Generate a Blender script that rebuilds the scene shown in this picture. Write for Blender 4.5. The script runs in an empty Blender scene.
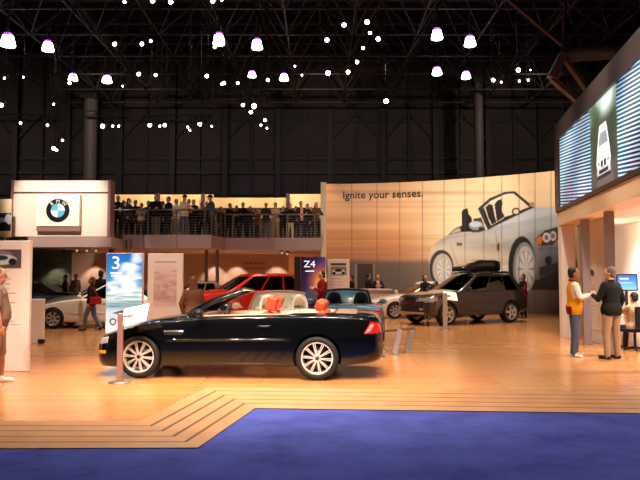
import bpy, bmesh, math, random
import numpy as np
from mathutils import Vector, Matrix

random.seed(7)
C = bpy.context.scene.collection
SC = bpy.context.scene
PI = math.pi

# ------------------------------------------------------------------ camera
F = 660.0
CAMZ = 1.62
PITCH = math.atan(36.0 / F)
cp, sp = math.cos(PITCH), math.sin(PITCH)

def ray(u, v):
    a, b = (u - 320.0) / F, -(v - 240.0) / F
    return Vector((a, cp - b * sp, sp + b * cp))

def on_z(u, v, z=0.0):
    d = ray(u, v); t = (z - CAMZ) / d.z
    return Vector((d.x * t, d.y * t, z))

def on_y(u, v, y):
    d = ray(u, v); t = y / d.y
    return Vector((d.x * t, y, CAMZ + d.z * t))

def px_of(x, y, z):
    zz = z - CAMZ
    dep = y * cp + zz * sp
    upc = -y * sp + zz * cp
    return 320.0 + F * x / dep, 240.0 - F * upc / dep

cd = bpy.data.cameras.new('camera')
cd.sensor_width = 36.0; cd.lens = F / 640.0 * 36.0; cd.clip_end = 300
cam = bpy.data.objects.new('camera', cd); C.objects.link(cam)
cam.location = (0, 0, CAMZ); cam.rotation_euler = (PI / 2 + PITCH, 0, 0)
SC.camera = cam

# ------------------------------------------------------------------ materials
def lin(c):
    c = c / 255.0
    return c / 12.92 if c <= 0.04045 else ((c + 0.055) / 1.055) ** 2.4

def rgb(c):
    return (lin(c[0]), lin(c[1]), lin(c[2]), 1.0)

MATS = {}
def mat(name, col, rough=0.6, metal=0.0, coat=0.0, emit=None, es=1.0, spec=None, noise=None):
    if name in MATS: return MATS[name]
    m = bpy.data.materials.new(name); m.use_nodes = True
    nt = m.node_tree; b = nt.nodes['Principled BSDF']
    b.inputs['Base Color'].default_value = rgb(col)
    b.inputs['Roughness'].default_value = rough
    b.inputs['Metallic'].default_value = metal
    b.inputs['Coat Weight'].default_value = coat
    b.inputs['Coat Roughness'].default_value = 0.03
    if spec is not None: b.inputs['Specular IOR Level'].default_value = spec
    if emit is not None:
        b.inputs['Emission Color'].default_value = rgb(emit)
        b.inputs['Emission Strength'].default_value = es
    if noise:
        sc, amt = noise
        tc = nt.nodes.new('ShaderNodeTexCoord'); n = nt.nodes.new('ShaderNodeTexNoise')
        n.inputs['Scale'].default_value = sc; n.inputs['Detail'].default_value = 4
        r = nt.nodes.new('ShaderNodeMapRange')
        r.inputs['From Min'].default_value = .3; r.inputs['From Max'].default_value = .7
        r.inputs['To Min'].default_value = 1 - amt; r.inputs['To Max'].default_value = 1 + amt
        mx = nt.nodes.new('ShaderNodeVectorMath'); mx.operation = 'SCALE'
        mx.inputs[0].default_value = rgb(col)[:3]
        nt.links.new(tc.outputs['Object'], n.inputs['Vector'])
        nt.links.new(n.outputs['Fac'], r.inputs['Value'])
        nt.links.new(r.outputs['Result'], mx.inputs['Scale'])
        nt.links.new(mx.outputs['Vector'], b.inputs['Base Color'])
    MATS[name] = m
    return m

def glass_mat(name, tint, gloss=0.25, rough=0.02):
    if name in MATS: return MATS[name]
    m = bpy.data.materials.new(name); m.use_nodes = True
    nt = m.node_tree; nt.nodes.clear()
    o = nt.nodes.new('ShaderNodeOutputMaterial'); mx = nt.nodes.new('ShaderNodeMixShader')
    t = nt.nodes.new('ShaderNodeBsdfTransparent'); g = nt.nodes.new('ShaderNodeBsdfGlossy')
    fr = nt.nodes.new('ShaderNodeFresnel'); fr.inputs['IOR'].default_value = 1.5
    ad = nt.nodes.new('ShaderNodeMath'); ad.operation = 'ADD'; ad.inputs[1].default_value = gloss * .3
    t.inputs['Color'].default_value = rgb(tint); g.inputs['Roughness'].default_value = rough
    nt.links.new(fr.outputs[0], ad.inputs[0]); nt.links.new(ad.outputs[0], mx.inputs[0])
    nt.links.new(t.outputs[0], mx.inputs[1]); nt.links.new(g.outputs[0], mx.inputs[2])
    nt.links.new(mx.outputs[0], o.inputs['Surface'])
    MATS[name] = m
    return m

def print_mat(name, rough=0.5, emit=0.0, spec=0.3):
    """a printed or lit picture whose pigment is stored per vertex"""
    m = bpy.data.materials.new(name); m.use_nodes = True
    nt = m.node_tree; b = nt.nodes['Principled BSDF']
    a = nt.nodes.new('ShaderNodeVertexColor'); a.layer_name = 'pigment'
    b.inputs['Roughness'].default_value = rough
    b.inputs['Specular IOR Level'].default_value = spec
    nt.links.new(a.outputs['Color'], b.inputs['Base Color'])
    if emit:
        nt.links.new(a.outputs['Color'], b.inputs['Emission Color'])
        b.inputs['Emission Strength'].default_value = emit
    return m

# ------------------------------------------------------------------ object helpers
def tag(o, label=None, cat=None, group=None, kind=None):
    if label: o['label'] = label
    if cat: o['category'] = cat
    if group: o['group'] = group
    if kind: o['kind'] = kind
    return o

def thing(name, label, cat, loc=(0, 0, 0), rz=0.0, group=None):
    o = bpy.data.objects.new(name, None); C.objects.link(o)
    o.location = loc; o.rotation_euler = (0, 0, rz); o.empty_display_size = .1
    return tag(o, label, cat, group)

def copy_tree(o, parent=None):
    c = o.copy(); C.objects.link(c)
    if parent is not None: c.parent = parent
    for ch in list(o.children): copy_tree(ch, c)
    return c

class MB:
    """collects shapes, then links them as ONE mesh object"""
    def __init__(s):
        s.v = []; s.f = []; s.m = []; s.sm = []
    def add(s, vs, fs, mi=0, smooth=True):
        k = len(s.v)
        s.v += [tuple(p) for p in vs]
        for f in fs:
            s.f.append([i + k for i in f]); s.m.append(mi); s.sm.append(smooth)
        return s
    def box(s, c, d, rot=None, mi=0):
        hx, hy, hz = d[0] / 2, d[1] / 2, d[2] / 2
        vs = [Vector((x, y, z)) for x in (-hx, hx) for y in (-hy, hy) for z in (-hz, hz)]
        if rot is not None: vs = [rot @ p for p in vs]
        c = Vector(c); vs = [p + c for p in vs]
        return s.add(vs, [(0, 1, 3, 2), (4, 6, 7, 5), (0, 4, 5, 1), (2, 3, 7, 6), (0, 2, 6, 4), (1, 5, 7, 3)], mi, False)
    def bar(s, a, b, w, t, up=(0, 0, 1), mi=0):
        a, b = Vector(a), Vector(b); d = b - a; L = d.length; d = d / L
        u = Vector(up); x = d.cross(u)
        if x.length < 1e-4: x = d.cross(Vector((0, 1, 0)))
        x.normalize(); u = x.cross(d).normalized()
        R = Matrix((x, d, u)).transposed()
        return s.box((a + b) / 2, (w, L, t), R, mi)
    def frame_of(s, d):
        d = Vector(d).normalized()
        a = Vector((0, 0, 1)) if abs(d.z) < .9 else Vector((1, 0, 0))
        x = d.cross(a).normalized(); y = d.cross(x).normalized()
        return x, y
    def tube(s, pts, r, n=8, mi=0, caps=True):
        pts = [Vector(p) for p in pts]; N = len(pts)
        rs = r if isinstance(r, (list, tuple)) else [r] * N
        vs = []; x = None
        for i, p in enumerate(pts):
            d = (pts[min(i + 1, N - 1)] - pts[max(i - 1, 0)])
            d = d.normalized() if d.length > 1e-9 else Vector((0, 0, 1))
            if x is None: x, y = s.frame_of(d)
            else:
                x = (x - d * x.dot(d))
                x = x.normalized() if x.length > 1e-6 else s.frame_of(d)[0]
                y = d.cross(x).normalized()
            for k in range(n):
                a = 2 * PI * k / n
                vs.append(p + (x * math.cos(a) + y * math.sin(a)) * rs[i])
        fs = [(i * n + k, i * n + (k + 1) % n, (i + 1) * n + (k + 1) % n, (i + 1) * n + k) for i in range(N - 1) for k in range(n)]
        s.add(vs, fs, mi)
        if caps:
            s.add(vs[:n], [tuple(range(n))[::-1]], mi, False); s.add(vs[-n:], [tuple(range(n))], mi, False)
        return s
    def ell(s, c, r, nu=14, nv=9, mi=0, rot=None):
        c = Vector(c); vs = []; fs = []
        for j in range(1, nv):
            t = PI * j / nv
            for i in range(nu):
                a = 2 * PI * i / nu
                p = Vector((r[0] * math.sin(t) * math.cos(a), r[1] * math.sin(t) * math.sin(a), r[2] * math.cos(t)))
                vs.append(c + (rot @ p if rot else p))
        top = Vector((0, 0, r[2])); bot = Vector((0, 0, -r[2]))
        vs.append(c + (rot @ top if rot else top)); vs.append(c + (rot @ bot if rot else bot))
        T, B = len(vs) - 2, len(vs) - 1
        for j in range(nv - 2):
            for i in range(nu):
                fs.append((j * nu + i, (j + 1) * nu + i, (j + 1) * nu + (i + 1) % nu, j * nu + (i + 1) % nu))
        for i in range(nu):
            fs.append((T, i, (i + 1) % nu)); fs.append((B, (nv - 2) * nu + (i + 1) % nu, (nv - 2) * nu + i))
        return s.add(vs, fs, mi)
    def capsule(s, a, b, ra, rb, n=10, mi=0):
        a, b = Vector(a), Vector(b); d = b - a; L = d.length
        d = d / L if L > 1e-6 else Vector((0, 0, 1))
        pts = []; rs = []
        for t in (-.98, -.8, -.5, 0):
            pts.append(a + d * ra * t); rs.append(ra * math.sqrt(1 - t * t))
        for t in (0, .5, .8, .98):
            pts.append(b + d * rb * t); rs.append(rb * math.sqrt(1 - t * t))
        return s.tube(pts, rs, n, mi)
    def lathe(s, prof, n=32, axis='z', c=(0, 0, 0), mi=0, close=False):
        """prof: (radius, along)"""
        c = Vector(c); vs = []
        for r, h in prof:
            for k in range(n):
                a = 2 * PI * k / n; p, q = r * math.cos(a), r * math.sin(a)
                vs.append(c + (Vector((p, q, h)) if axis == 'z' else Vector((p, h, q)) if axis == 'y' else Vector((h, p, q))))
        N = len(prof)
        rng = N if close else N - 1
        fs = [(i * n + k, i * n + (k + 1) % n, ((i + 1) % N) * n + (k + 1) % n, ((i + 1) % N) * n + k) for i in range(rng) for k in range(n)]
        s.add(vs, fs, mi)
        if not close:
            if prof[0][0] > 1e-4: s.add(vs[:n], [tuple(range(n))[::-1]], mi, False)
            if prof[-1][0] > 1e-4: s.add(vs[-n:], [tuple(range(n))], mi, False)
        return s
    def prism(s, poly, thick, fn, mi=0):
        """poly: list of (a,b); fn(a,b,t) -> point, t in (0,thick)"""
        n = len(poly)
        vs = [fn(a, b, 0) for a, b in poly] + [fn(a, b, thick) for a, b in poly]
        fs = [tuple(range(n))[::-1], tuple(range(n, 2 * n))] + [(i, (i + 1) % n, n + (i + 1) % n, n + i) for i in range(n)]
        return s.add(vs, fs, mi, False)
    def grid(s, pts, mi=0):
        R, K = len(pts), len(pts[0])
        vs = [p for row in pts for p in row]
        fs = [(i * K + j, i * K + j + 1, (i + 1) * K + j + 1, (i + 1) * K + j) for i in range(R - 1) for j in range(K - 1)]
        return s.add(vs, fs, mi)
    def mesh(s, name, mats=()):
        me = bpy.data.meshes.new(name)
        me.from_pydata(s.v, [], s.f)
        for m in mats: me.materials.append(m)
        me.polygons.foreach_set('material_index', s.m)
        me.polygons.foreach_set('use_smooth', s.sm)
        me.update()
        bm = bmesh.new(); bm.from_mesh(me); bmesh.ops.recalc_face_normals(bm, faces=bm.faces); bm.to_mesh(me); bm.free()
        return me
    def build(s, name, mats, parent=None, loc=None, bevel=0.0):
        if not isinstance(mats, (list, tuple)): mats = [mats]
        return link(name, s.mesh(name, mats), parent, loc, bevel)

def link(name, me, parent=None, loc=None, bevel=0.0):
    o = bpy.data.objects.new(name, me); C.objects.link(o)
    if parent is not None: o.parent = parent
    if loc is not None: o.location = loc
    if bevel:
        b = o.modifiers.new('b', 'BEVEL'); b.width = bevel; b.segments = 2; b.limit_method = 'ANGLE'
    return o

def evaluated(me, mods):
    o = bpy.data.objects.new('tmp', me); C.objects.link(o)
    for fn in mods: fn(o)
    dg = bpy.context.evaluated_depsgraph_get(); dg.update()
    r = bpy.data.meshes.new_from_object(o.evaluated_get(dg))
    bpy.data.objects.remove(o)
    return r

def remesh(mb, name, voxel, mats, smooth=4, decimate=None):
    def mods(o):
        r = o.modifiers.new('r', 'REMESH'); r.mode = 'VOXEL'; r.voxel_size = voxel
        if smooth:
            q = o.modifiers.new('s', 'SMOOTH'); q.factor = .5; q.iterations = smooth
        if decimate:
            d = o.modifiers.new('d', 'DECIMATE'); d.ratio = decimate
    src = mb.mesh('tmp')
    me = evaluated(src, [mods]); bpy.data.meshes.remove(src)
    me.name = name; me.materials.clear()
    for m in mats: me.materials.append(m)
    me.polygons.foreach_set('use_smooth', [True] * len(me.polygons))
    me.polygons.foreach_set('material_index', [0] * len(me.polygons))
    return me

def text_mesh(s, size, align='CENTER', depth=0.0, bold=0.0):
    cu = bpy.data.curves.new('txt', 'FONT'); cu.body = s; cu.size = size; cu.align_x = align; cu.extrude = depth; cu.resolution_u = 4; cu.offset = bold
    o = bpy.data.objects.new('tmp', cu); C.objects.link(o)
    dg = bpy.context.evaluated_depsgraph_get(); dg.update()
    me = bpy.data.meshes.new_from_object(o.evaluated_get(dg))
    bpy.data.objects.remove(o)
    return me

def text_obj(name, s, size, fn, m, parent, align='CENTER', depth=.004, bold=0.0):
    me = text_mesh(s, size, align, depth, bold)
    for v in me.vertices: v.co = fn(v.co.x, v.co.y, v.co.z)
    me.materials.clear(); me.materials.append(m); me.name = name
    me.update()
    return link(name, me, parent)

# ------------------------------------------------------------------ tiny painter for printed pictures
class Paint:
    def __init__(s, X, Y):
        s.X, s.Y = X, Y; s.a = np.zeros(X.shape + (3,))
    def fill(s, col): s.a[:] = np.array(col) / 255.0
    def mask(s, m, col, al=1.0):
        m = np.clip(m, 0, 1)[..., None] * al
        s.a = s.a * (1 - m) + m * np.array(col) / 255.0
    def poly(s, pts, col, al=1.0):
        n = len(pts); ins = np.zeros(s.X.shape, bool); j = n - 1
        for i in range(n):
            xi, yi = pts[i]; xj, yj = pts[j]
            if yi != yj:
                c = ((yi > s.Y) != (yj > s.Y)) & (s.X < (xj - xi) * (s.Y - yi) / (yj - yi) + xi)
                ins ^= c
            j = i
        m = ins.astype(float)
        if callable(col):
            c = col(s.X, s.Y) / 255.0
            m = m[..., None] * al; s.a = s.a * (1 - m) + m * c
        else: s.mask(m, col, al)
    def ell(s, cx, cy, rx, ry, col, al=1.0, soft=.05, tilt=0.0):
        dx, dy = s.X - cx, s.Y - cy
        ct, st = math.cos(tilt), math.sin(tilt)
        d = np.sqrt(((dx * ct + dy * st) / rx) ** 2 + ((-dx * st + dy * ct) / ry) ** 2)
        s.mask((1 - d) / soft + .5, col, al)
    def blur(s, k=1):
        for _ in range(k):
            p = np.pad(s.a, ((1, 1), (1, 1), (0, 0)), 'edge')
            s.a = (p[1:-1, 1:-1] * 4 + p[:-2, 1:-1] + p[2:, 1:-1] + p[1:-1, :-2] + p[1:-1, 2:]) / 8

def ramp(x, xs, cols):
    cols = np.array(cols, float)
    return np.stack([np.interp(x, xs, cols[:, k]) for k in range(3)], -1)

def picture(name, P, img, m, parent=None):
    """P: (R,K,3) points, img: (R,K,3) pigment in sRGB 0..1"""
    R, K = img.shape[:2]
    me = bpy.data.meshes.new(name)
    idx = np.arange(R * K).reshape(R, K)
    q = np.stack([idx[:-1, :-1], idx[:-1, 1:], idx[1:, 1:], idx[1:, :-1]], -1).reshape(-1, 4)
    me.from_pydata(P.reshape(-1, 3).tolist(), [], q.tolist())
    at = me.color_attributes.new('pigment', 'FLOAT_COLOR', 'POINT')
    a = np.clip(img, 0, 1).reshape(-1, 3)
    l = np.where(a <= .04045, a / 12.92, ((a + .055) / 1.055) ** 2.4)
    at.data.foreach_set('color', np.concatenate([l, np.ones((len(l), 1))], 1).ravel())
    me.materials.append(m); me.update()
    return link(name, me, parent)

def flat_grid(w, h, nx, ny, fn):
    """fn(X,Y) -> points; X in 0..w, Y in 0..h measured downward"""
    X, Y = np.meshgrid(np.linspace(0, w, nx), np.linspace(0, h, ny))
    return X, Y, fn(X, Y)
# tuning
VS1, VS2 = 3.72, 5.7
WORLD = .10
EXPO = 1.15
LEDE = .5
LIGHTS = '''
# over the black convertible
for x, y, e in ((-3.2, 8.2, 900), (-1.2, 7.6, 900), (.8, 8.6, 900), (-2.4, 13.5, 900), (.2, 13.2, 900)):
    spot((x, y, 8.6), (x * .7 - .5, 10.6, 0), e, W_, 56, .7, .25)
for x, y, z in ((-5.2, 5.0, 6.2), (-3.9, 3.6, 7.4), (-2.8, 4.8, 6.0), (-1.7, 3.4, 7.8), (-.6, 4.6, 6.4), (.5, 3.8, 7.0), (1.4, 5.0, 6.0)): spot((x, y, z), (x * .6 - .6, 10.4, .6), 520, W_, 34, .7, .13)
# general floor
for x, y in ((-6, 12), (3.4, 10.5), (6.0, 15), (-7.5, 18), (-2.5, 18), (2.5, 17.5), (6, 21), (-5, 23), (0.5, 22.5), (4.5, 25)):
    spot((x, y, 9.2), (x * .95, y + .6, 0), 780, W_, 75, .8)
# carpet side
for x in (-3, 2, 6): spot((x, 5.0, 8.5), (x, 6.8, 0), 420, (1, .92, .88), 80, .9)
# mural wash
for x, e in ((1.2, 640), (3.6, 860), (6.2, 960), (8.8, 980)):
    spot((x - 1, 22.5, 9.4), (x, 31.4 - .012 * x * x, 3.6), e, (1, .88, .76), 50, .8)
for x in (-26, -13, 0, 13): spot((x, 36, 12.5), (x, 48, 8), 430, (1, .8, .66), 110, .9)
for x in (-7.4, -4.4, -1.6): spot((x, 20.5, 8.2), (x, 28.4, 2.5), 170, (1, .86, .78), 46, .8)
spot((-4.6, 11.5, 8.0), (-4.4, 17.9, 1.5), 900, (1, .86, .74), 30, .7)
spot((-5.2, 6.2, 7.5), (-5.8, 11.3, 1.3), 420, (1, .84, .74), 34, .7)
spot((4.6, 11.0, 7.4), (6.7, 18.0, 1.6), 650, (1, .9, .8), 32, .8)
# emblem box, gallery wall, booth
spot((-10, 19, 8.6), (-9.9, 25, 4.3), 1700, (1, .88, .78), 34, .6)
for x in (-9.5, -7.2, -4.9, -2.6, -.6): spot((x, 31.3, 7.9), (x, 33.2, 4.9), 260, (1, .74, .48), 80, .7)
for u, y in ((91, 32.6), (213, 32.6), (235, 32.6), (276, 32.6), (52, 32.4)):
    p = on_y(u, 258, y); spot((p.x, p.y - .1, 2.68), (p.x, p.y + .45, 1.2), 85, (1, .84, .66), 70, .5, .04)
for x in (-9.4, -6.2, -3.0, -.6): spot((x, 30.5, 2.7), (x, 30.9, 0), 170, W_, 120, .8)
spot((5.8, 13.4, 8.4), (8.0, 16.5, .6), 700, (1, .9, .8), 50, .8)
for s_ in (1.6, 4.2, 6.6): p = wl(s_, -.9, 2.9); spot(p, p + Vector((.1, .2, -3)), 210, (1, .92, .84), 130, .9)
for s_ in (1.5, 4.5, 7): p = wl(s_, 2.6, 2.0); spot(wl(s_, 2.5, 8.2), wl(s_, 0, 3.1), 300, W_, 50, .8)
'''
# ------------------------------------------------------------------ cars
def pchip(xs, ys, x):
    xs = np.asarray(xs, float); ys = np.asarray(ys, float)
    h = np.diff(xs); d = np.diff(ys) / h
    m = np.zeros(len(xs)); m[0] = d[0]; m[-1] = d[-1]
    for i in range(1, len(xs) - 1):
        m[i] = 0 if d[i - 1] * d[i] <= 0 else 2 * d[i - 1] * d[i] / (d[i - 1] + d[i])
    i = min(max(int(np.searchsorted(xs, x)) - 1, 0), len(h) - 1)
    t = (x - xs[i]) / h[i]; t2 = t * t; t3 = t2 * t
    return (2 * t3 - 3 * t2 + 1) * ys[i] + (t3 - 2 * t2 + t) * h[i] * m[i] + (-2 * t3 + 3 * t2) * ys[i + 1] + (t3 - t2) * h[i] * m[i + 1]

SEG = 4
class Body:
    """car shell: station table of (x, centre top, shoulder, bottom, half width)"""
    def __init__(s, tab):
        tab = sorted(tab); s.xs = [r[0] for r in tab]; s.col = [[r[k] for r in tab] for k in range(1, 5)]
        s.x0, s.x1 = s.xs[0], s.xs[-1]; s._c = {}
    def dims(s, x): return [pchip(s.xs, c, x) for c in s.col]
    def sec(s, x):
        key = round(x, 4)
        if key in s._c: return s._c[key]
        T, S, B, P = s.dims(x); h = S - B
        c = [(0, B), (.82 * P, B), (.945 * P, B + .022), (.990 * P, B + .075), (P, B + .42 * h), (.992 * P, B + .74 * h),
             (.97 * P, S - .04), (.92 * P, S + .02 * (T - S)), (.62 * P, S + .72 * (T - S)), (0, T)]
        c = np.array(c); p = np.vstack([[-c[1][0], c[1][1]], c, [-c[-2][0], c[-2][1]]])
        out = []
        for i in range(1, len(p) - 2):
            for k in range(SEG):
                t = k / SEG
                q = .5 * ((2 * p[i]) + (-p[i - 1] + p[i + 1]) * t + (2 * p[i - 1] - 5 * p[i] + 4 * p[i + 1] - p[i + 2]) * t * t + (-p[i - 1] + 3 * p[i] - 3 * p[i + 1] + p[i + 2]) * t ** 3)
                out.append(q)
        out.append(p[-2]); r = np.array(out); r[0, 0] = 0; r[-1, 0] = 0
        s._c[key] = r
        return r
    def side_y(s, x, z):
        x = min(max(x, s.x0), s.x1); r = s.sec(x)[2 * SEG:8 * SEG]
        return float(np.interp(z, r[:, 1], r[:, 0]))
    def top_z(s, x, y):
        r = s.sec(x)[6 * SEG:][::-1]
        return float(np.interp(abs(y), r[:, 0], r[:, 1]))
    def front_x(s, y, z, end=1):
        a, b = (s.x1, s.x0) if end > 0 else (s.x0, s.x1)
        n = 90
        for i in range(n):
            x = a + (b - a) * .3 * i / n
            T, S, B, P = s.dims(x)
            if B - .01 <= z <= T + .02 and (s.side_y(x, z) >= abs(y)): return x
        return a
    def solid(s, regions, nst, arches, tub, nreg):
        """closed shell with wheel arches cut; returns {region: mesh}"""
        xs = [s.x0, s.x1] + sorted(set(round(v, 4) for v in regions['seams']))
        xs += [round(v, 4) for v in np.linspace(s.x0, s.x1, nst)[1:-1] if min(abs(v - q) for q in xs) > .014]
        xs = sorted(xs)
        mb = MB(); n = 9 * SEG; ringN = 2 * n; vs = []
        for x in xs:
            r = s.sec(x)
            vs += [(x, p[0], p[1]) for p in r] + [(x, -p[0], p[1]) for p in r[1:-1][::-1]]
        k = len(mb.v); mb.v += vs
        for i in range(len(xs) - 1):
            xm = (xs[i] + xs[i + 1]) / 2
            for j in range(ringN):
                seg = j if j < n else ringN - 1 - j
                a, b = i * ringN + j, i * ringN + (j + 1) % ringN
                mb.f.append([a, b, b + ringN, a + ringN]); mb.sm.append(True)
                mb.m.append(regions['fn'](xm, seg / SEG, 1 if j < n else -1))
        mb.f.append(list(range(ringN))); mb.m.append(regions['fn'](xs[0], 3, 1)); mb.sm.append(False)
        o = (len(xs) - 1) * ringN
        mb.f.append(list(range(o, o + ringN))); mb.m.append(regions['fn'](xs[-1], 3, 1)); mb.sm.append(False)
        cut = MB()
        for ax, ra in arches:
            for sg in (1, -1):
                y0, y1 = sg * (s.dims(ax)[3] - .30), sg * 1.4
                cut.lathe([(ra, min(y0, y1)), (ra, max(y0, y1))], 48, 'y', (ax, 0, ra - .03), nreg)
        mats = [mat('tmp_slot', (0, 0, 0))] * (nreg + 2)
        me = mb.mesh('shell', mats); cutters = [cut.mesh('cut', mats)]
        if tub: cutters.append(tub.mesh('tub', mats))
        objs = [link('tmpc', c) for c in cutters]
        def mods(o):
            for c in objs:
                m = o.modifiers.new('b', 'BOOLEAN'); m.operation = 'DIFFERENCE'; m.solver = 'EXACT'; m.object = c
        res = evaluated(me, [mods])
        for c in objs: bpy.data.objects.remove(c)
        if len(res.polygons) < .7 * len(me.polygons) and nst < 90: return s.solid(regions, nst + 3, arches, tub, nreg)
        out = {}
        nv = len(res.vertices); co = np.empty(nv * 3); res.vertices.foreach_get('co', co); co = co.reshape(-1, 3)
        polys = [(p.material_index, list(p.vertices)) for p in res.polygons]
        am = sum(a for a, _ in arches) / 2
        keys = []
        for p in polys:
            if p[0] == nreg:
                c_ = co[p[1]].mean(0); keys.append((nreg, int(c_[0] > am), int(c_[1] > 0)))
            else: keys.append((p[0], 0, 0))
        for r in sorted(set(keys)):
            fs = [p[1] for p, kk in zip(polys, keys) if kk == r]; used = sorted(set(i for f in fs for i in f)); mp = {v: i for i, v in enumerate(used)}
            sub = bpy.data.meshes.new('p'); sub.from_pydata(co[used].tolist(), [], [[mp[i] for i in f] for f in fs])
            sub.polygons.foreach_set('use_smooth', [r[0] < nreg] * len(fs)); sub.update(); out[r] = sub
        return out

def patch_side(bd, quad, m, name, parent, sg=1, off=.006, nx=8, nz=5, end=None):
    """thin panel lying on the flank; quad = four (x,z) corners in order"""
    mb = MB(); q = [np.array(p) for p in quad]; rows = []; rows2 = []
    for j in range(nz):
        b = j / (nz - 1); r = []; r2 = []
        for i in range(nx):
            a = i / (nx - 1)
            p = (q[0] * (1 - a) + q[1] * a) * (1 - b) + (q[3] * (1 - a) + q[2] * a) * b
            e = .25 if (i in (0, nx - 1) or j in (0, nz - 1)) else 1
            y = bd.side_y(p[0], p[1])
            r.append((p[0], sg * (y + off * e), p[1])); r2.append((p[0], sg * (y - .012), p[1]))
        rows.append(r); rows2.append(r2)
    mb.grid(rows); mb.grid(rows2)
    return mb.build(name, m, parent)

def patch_end(bd, quad, m, name, parent, end=1, off=.01, ny=8, nz=5):
    mb = MB(); q = [np.array(p) for p in quad]; rows = []; rows2 = []
    for j in range(nz):
        b = j / (nz - 1); r = []; r2 = []
        for i in range(ny):
            a = i / (ny - 1)
            p = (q[0] * (1 - a) + q[1] * a) * (1 - b) + (q[3] * (1 - a) + q[2] * a) * b
            x = bd.front_x(p[0], p[1], end)
            r.append((x + end * off, p[0], p[1])); r2.append((x - end * .02, p[0], p[1]))
        rows.append(r); rows2.append(r2)
    mb.grid(rows); mb.grid(rows2)
    return mb.build(name, m, parent)

TIRE = lambda: mat('tire_rubber', (16, 15, 15), .7)
def make_wheel(root, x, y, r, rr, w, style, rimmat):
    sg = 1 if y > 0 else -1
    t = MB(); h = w / 2
    t.lathe([(rr, -h + .01), (rr + .012, -h), (r - .03, -h - .006), (r - .008, -h + .02), (r, -h + .05), (r, h - .05), (r - .008, h - .02), (r - .03, h + .006), (rr + .012, h), (rr, h - .01), (rr - .01, h - .04), (rr - .01, -h + .04)], 44, 'y', close=True)
    wo = t.build('wheel', TIRE(), root, (x, y, r))
    m = MB(); o = sg * (h - .012)
    m.lathe([(rr + .004, o), (rr + .004, o - sg * .03), (rr - .016, o - sg * .03), (rr - .020, o - sg * .006), (rr - .012, o + sg * .002)], 44, 'y', close=True)
    m.lathe([(rr - .006, o - sg * .02), (rr - .006, -o), (rr - .02, -o), (rr - .02, o - sg * .02)], 36, 'y', close=True)
    m.lathe([(.0, o - sg * .012), (.035, o - sg * .012), (.06, o - sg * .02), (.065, o - sg * .06), (0, o - sg * .06)], 20, 'y')
    n, twin, sw = style
    for k in range(n):
        a = 2 * PI * k / n + .1
        for dd in ((-twin, twin) if twin else (0,)):
            a0 = a + dd * .8; a1 = a + dd * .42
            p0 = Vector((.045 * math.cos(a0), o - sg * .022, .045 * math.sin(a0)))
            p1 = Vector(((rr - .012) * math.cos(a1), o - sg * .012, (rr - .012) * math.sin(a1)))
            m.bar(p0, p1, .03, sw, (-math.sin(a), 0, math.cos(a)))
    m.build('rim', rimmat, wo)
    d = MB(); d.lathe([(0, -.012), (rr * .68, -.012), (rr * .68, .012), (0, .012)], 30, 'y', (0, sg * (h - .09), 0))
    d.build('brake_disc', mat('brake_disc', (70, 66, 62), .35, 1), wo)
    b = MB(); b.lathe([(.0, o - sg * .008), (.03, o - sg * .008), (.03, o - sg * .013), (0, o - sg * .013)], 16, 'y')
    b.build('hub_cap', mat('hub_cap', (60, 62, 70), .3, .6), wo)
    return wo

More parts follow.
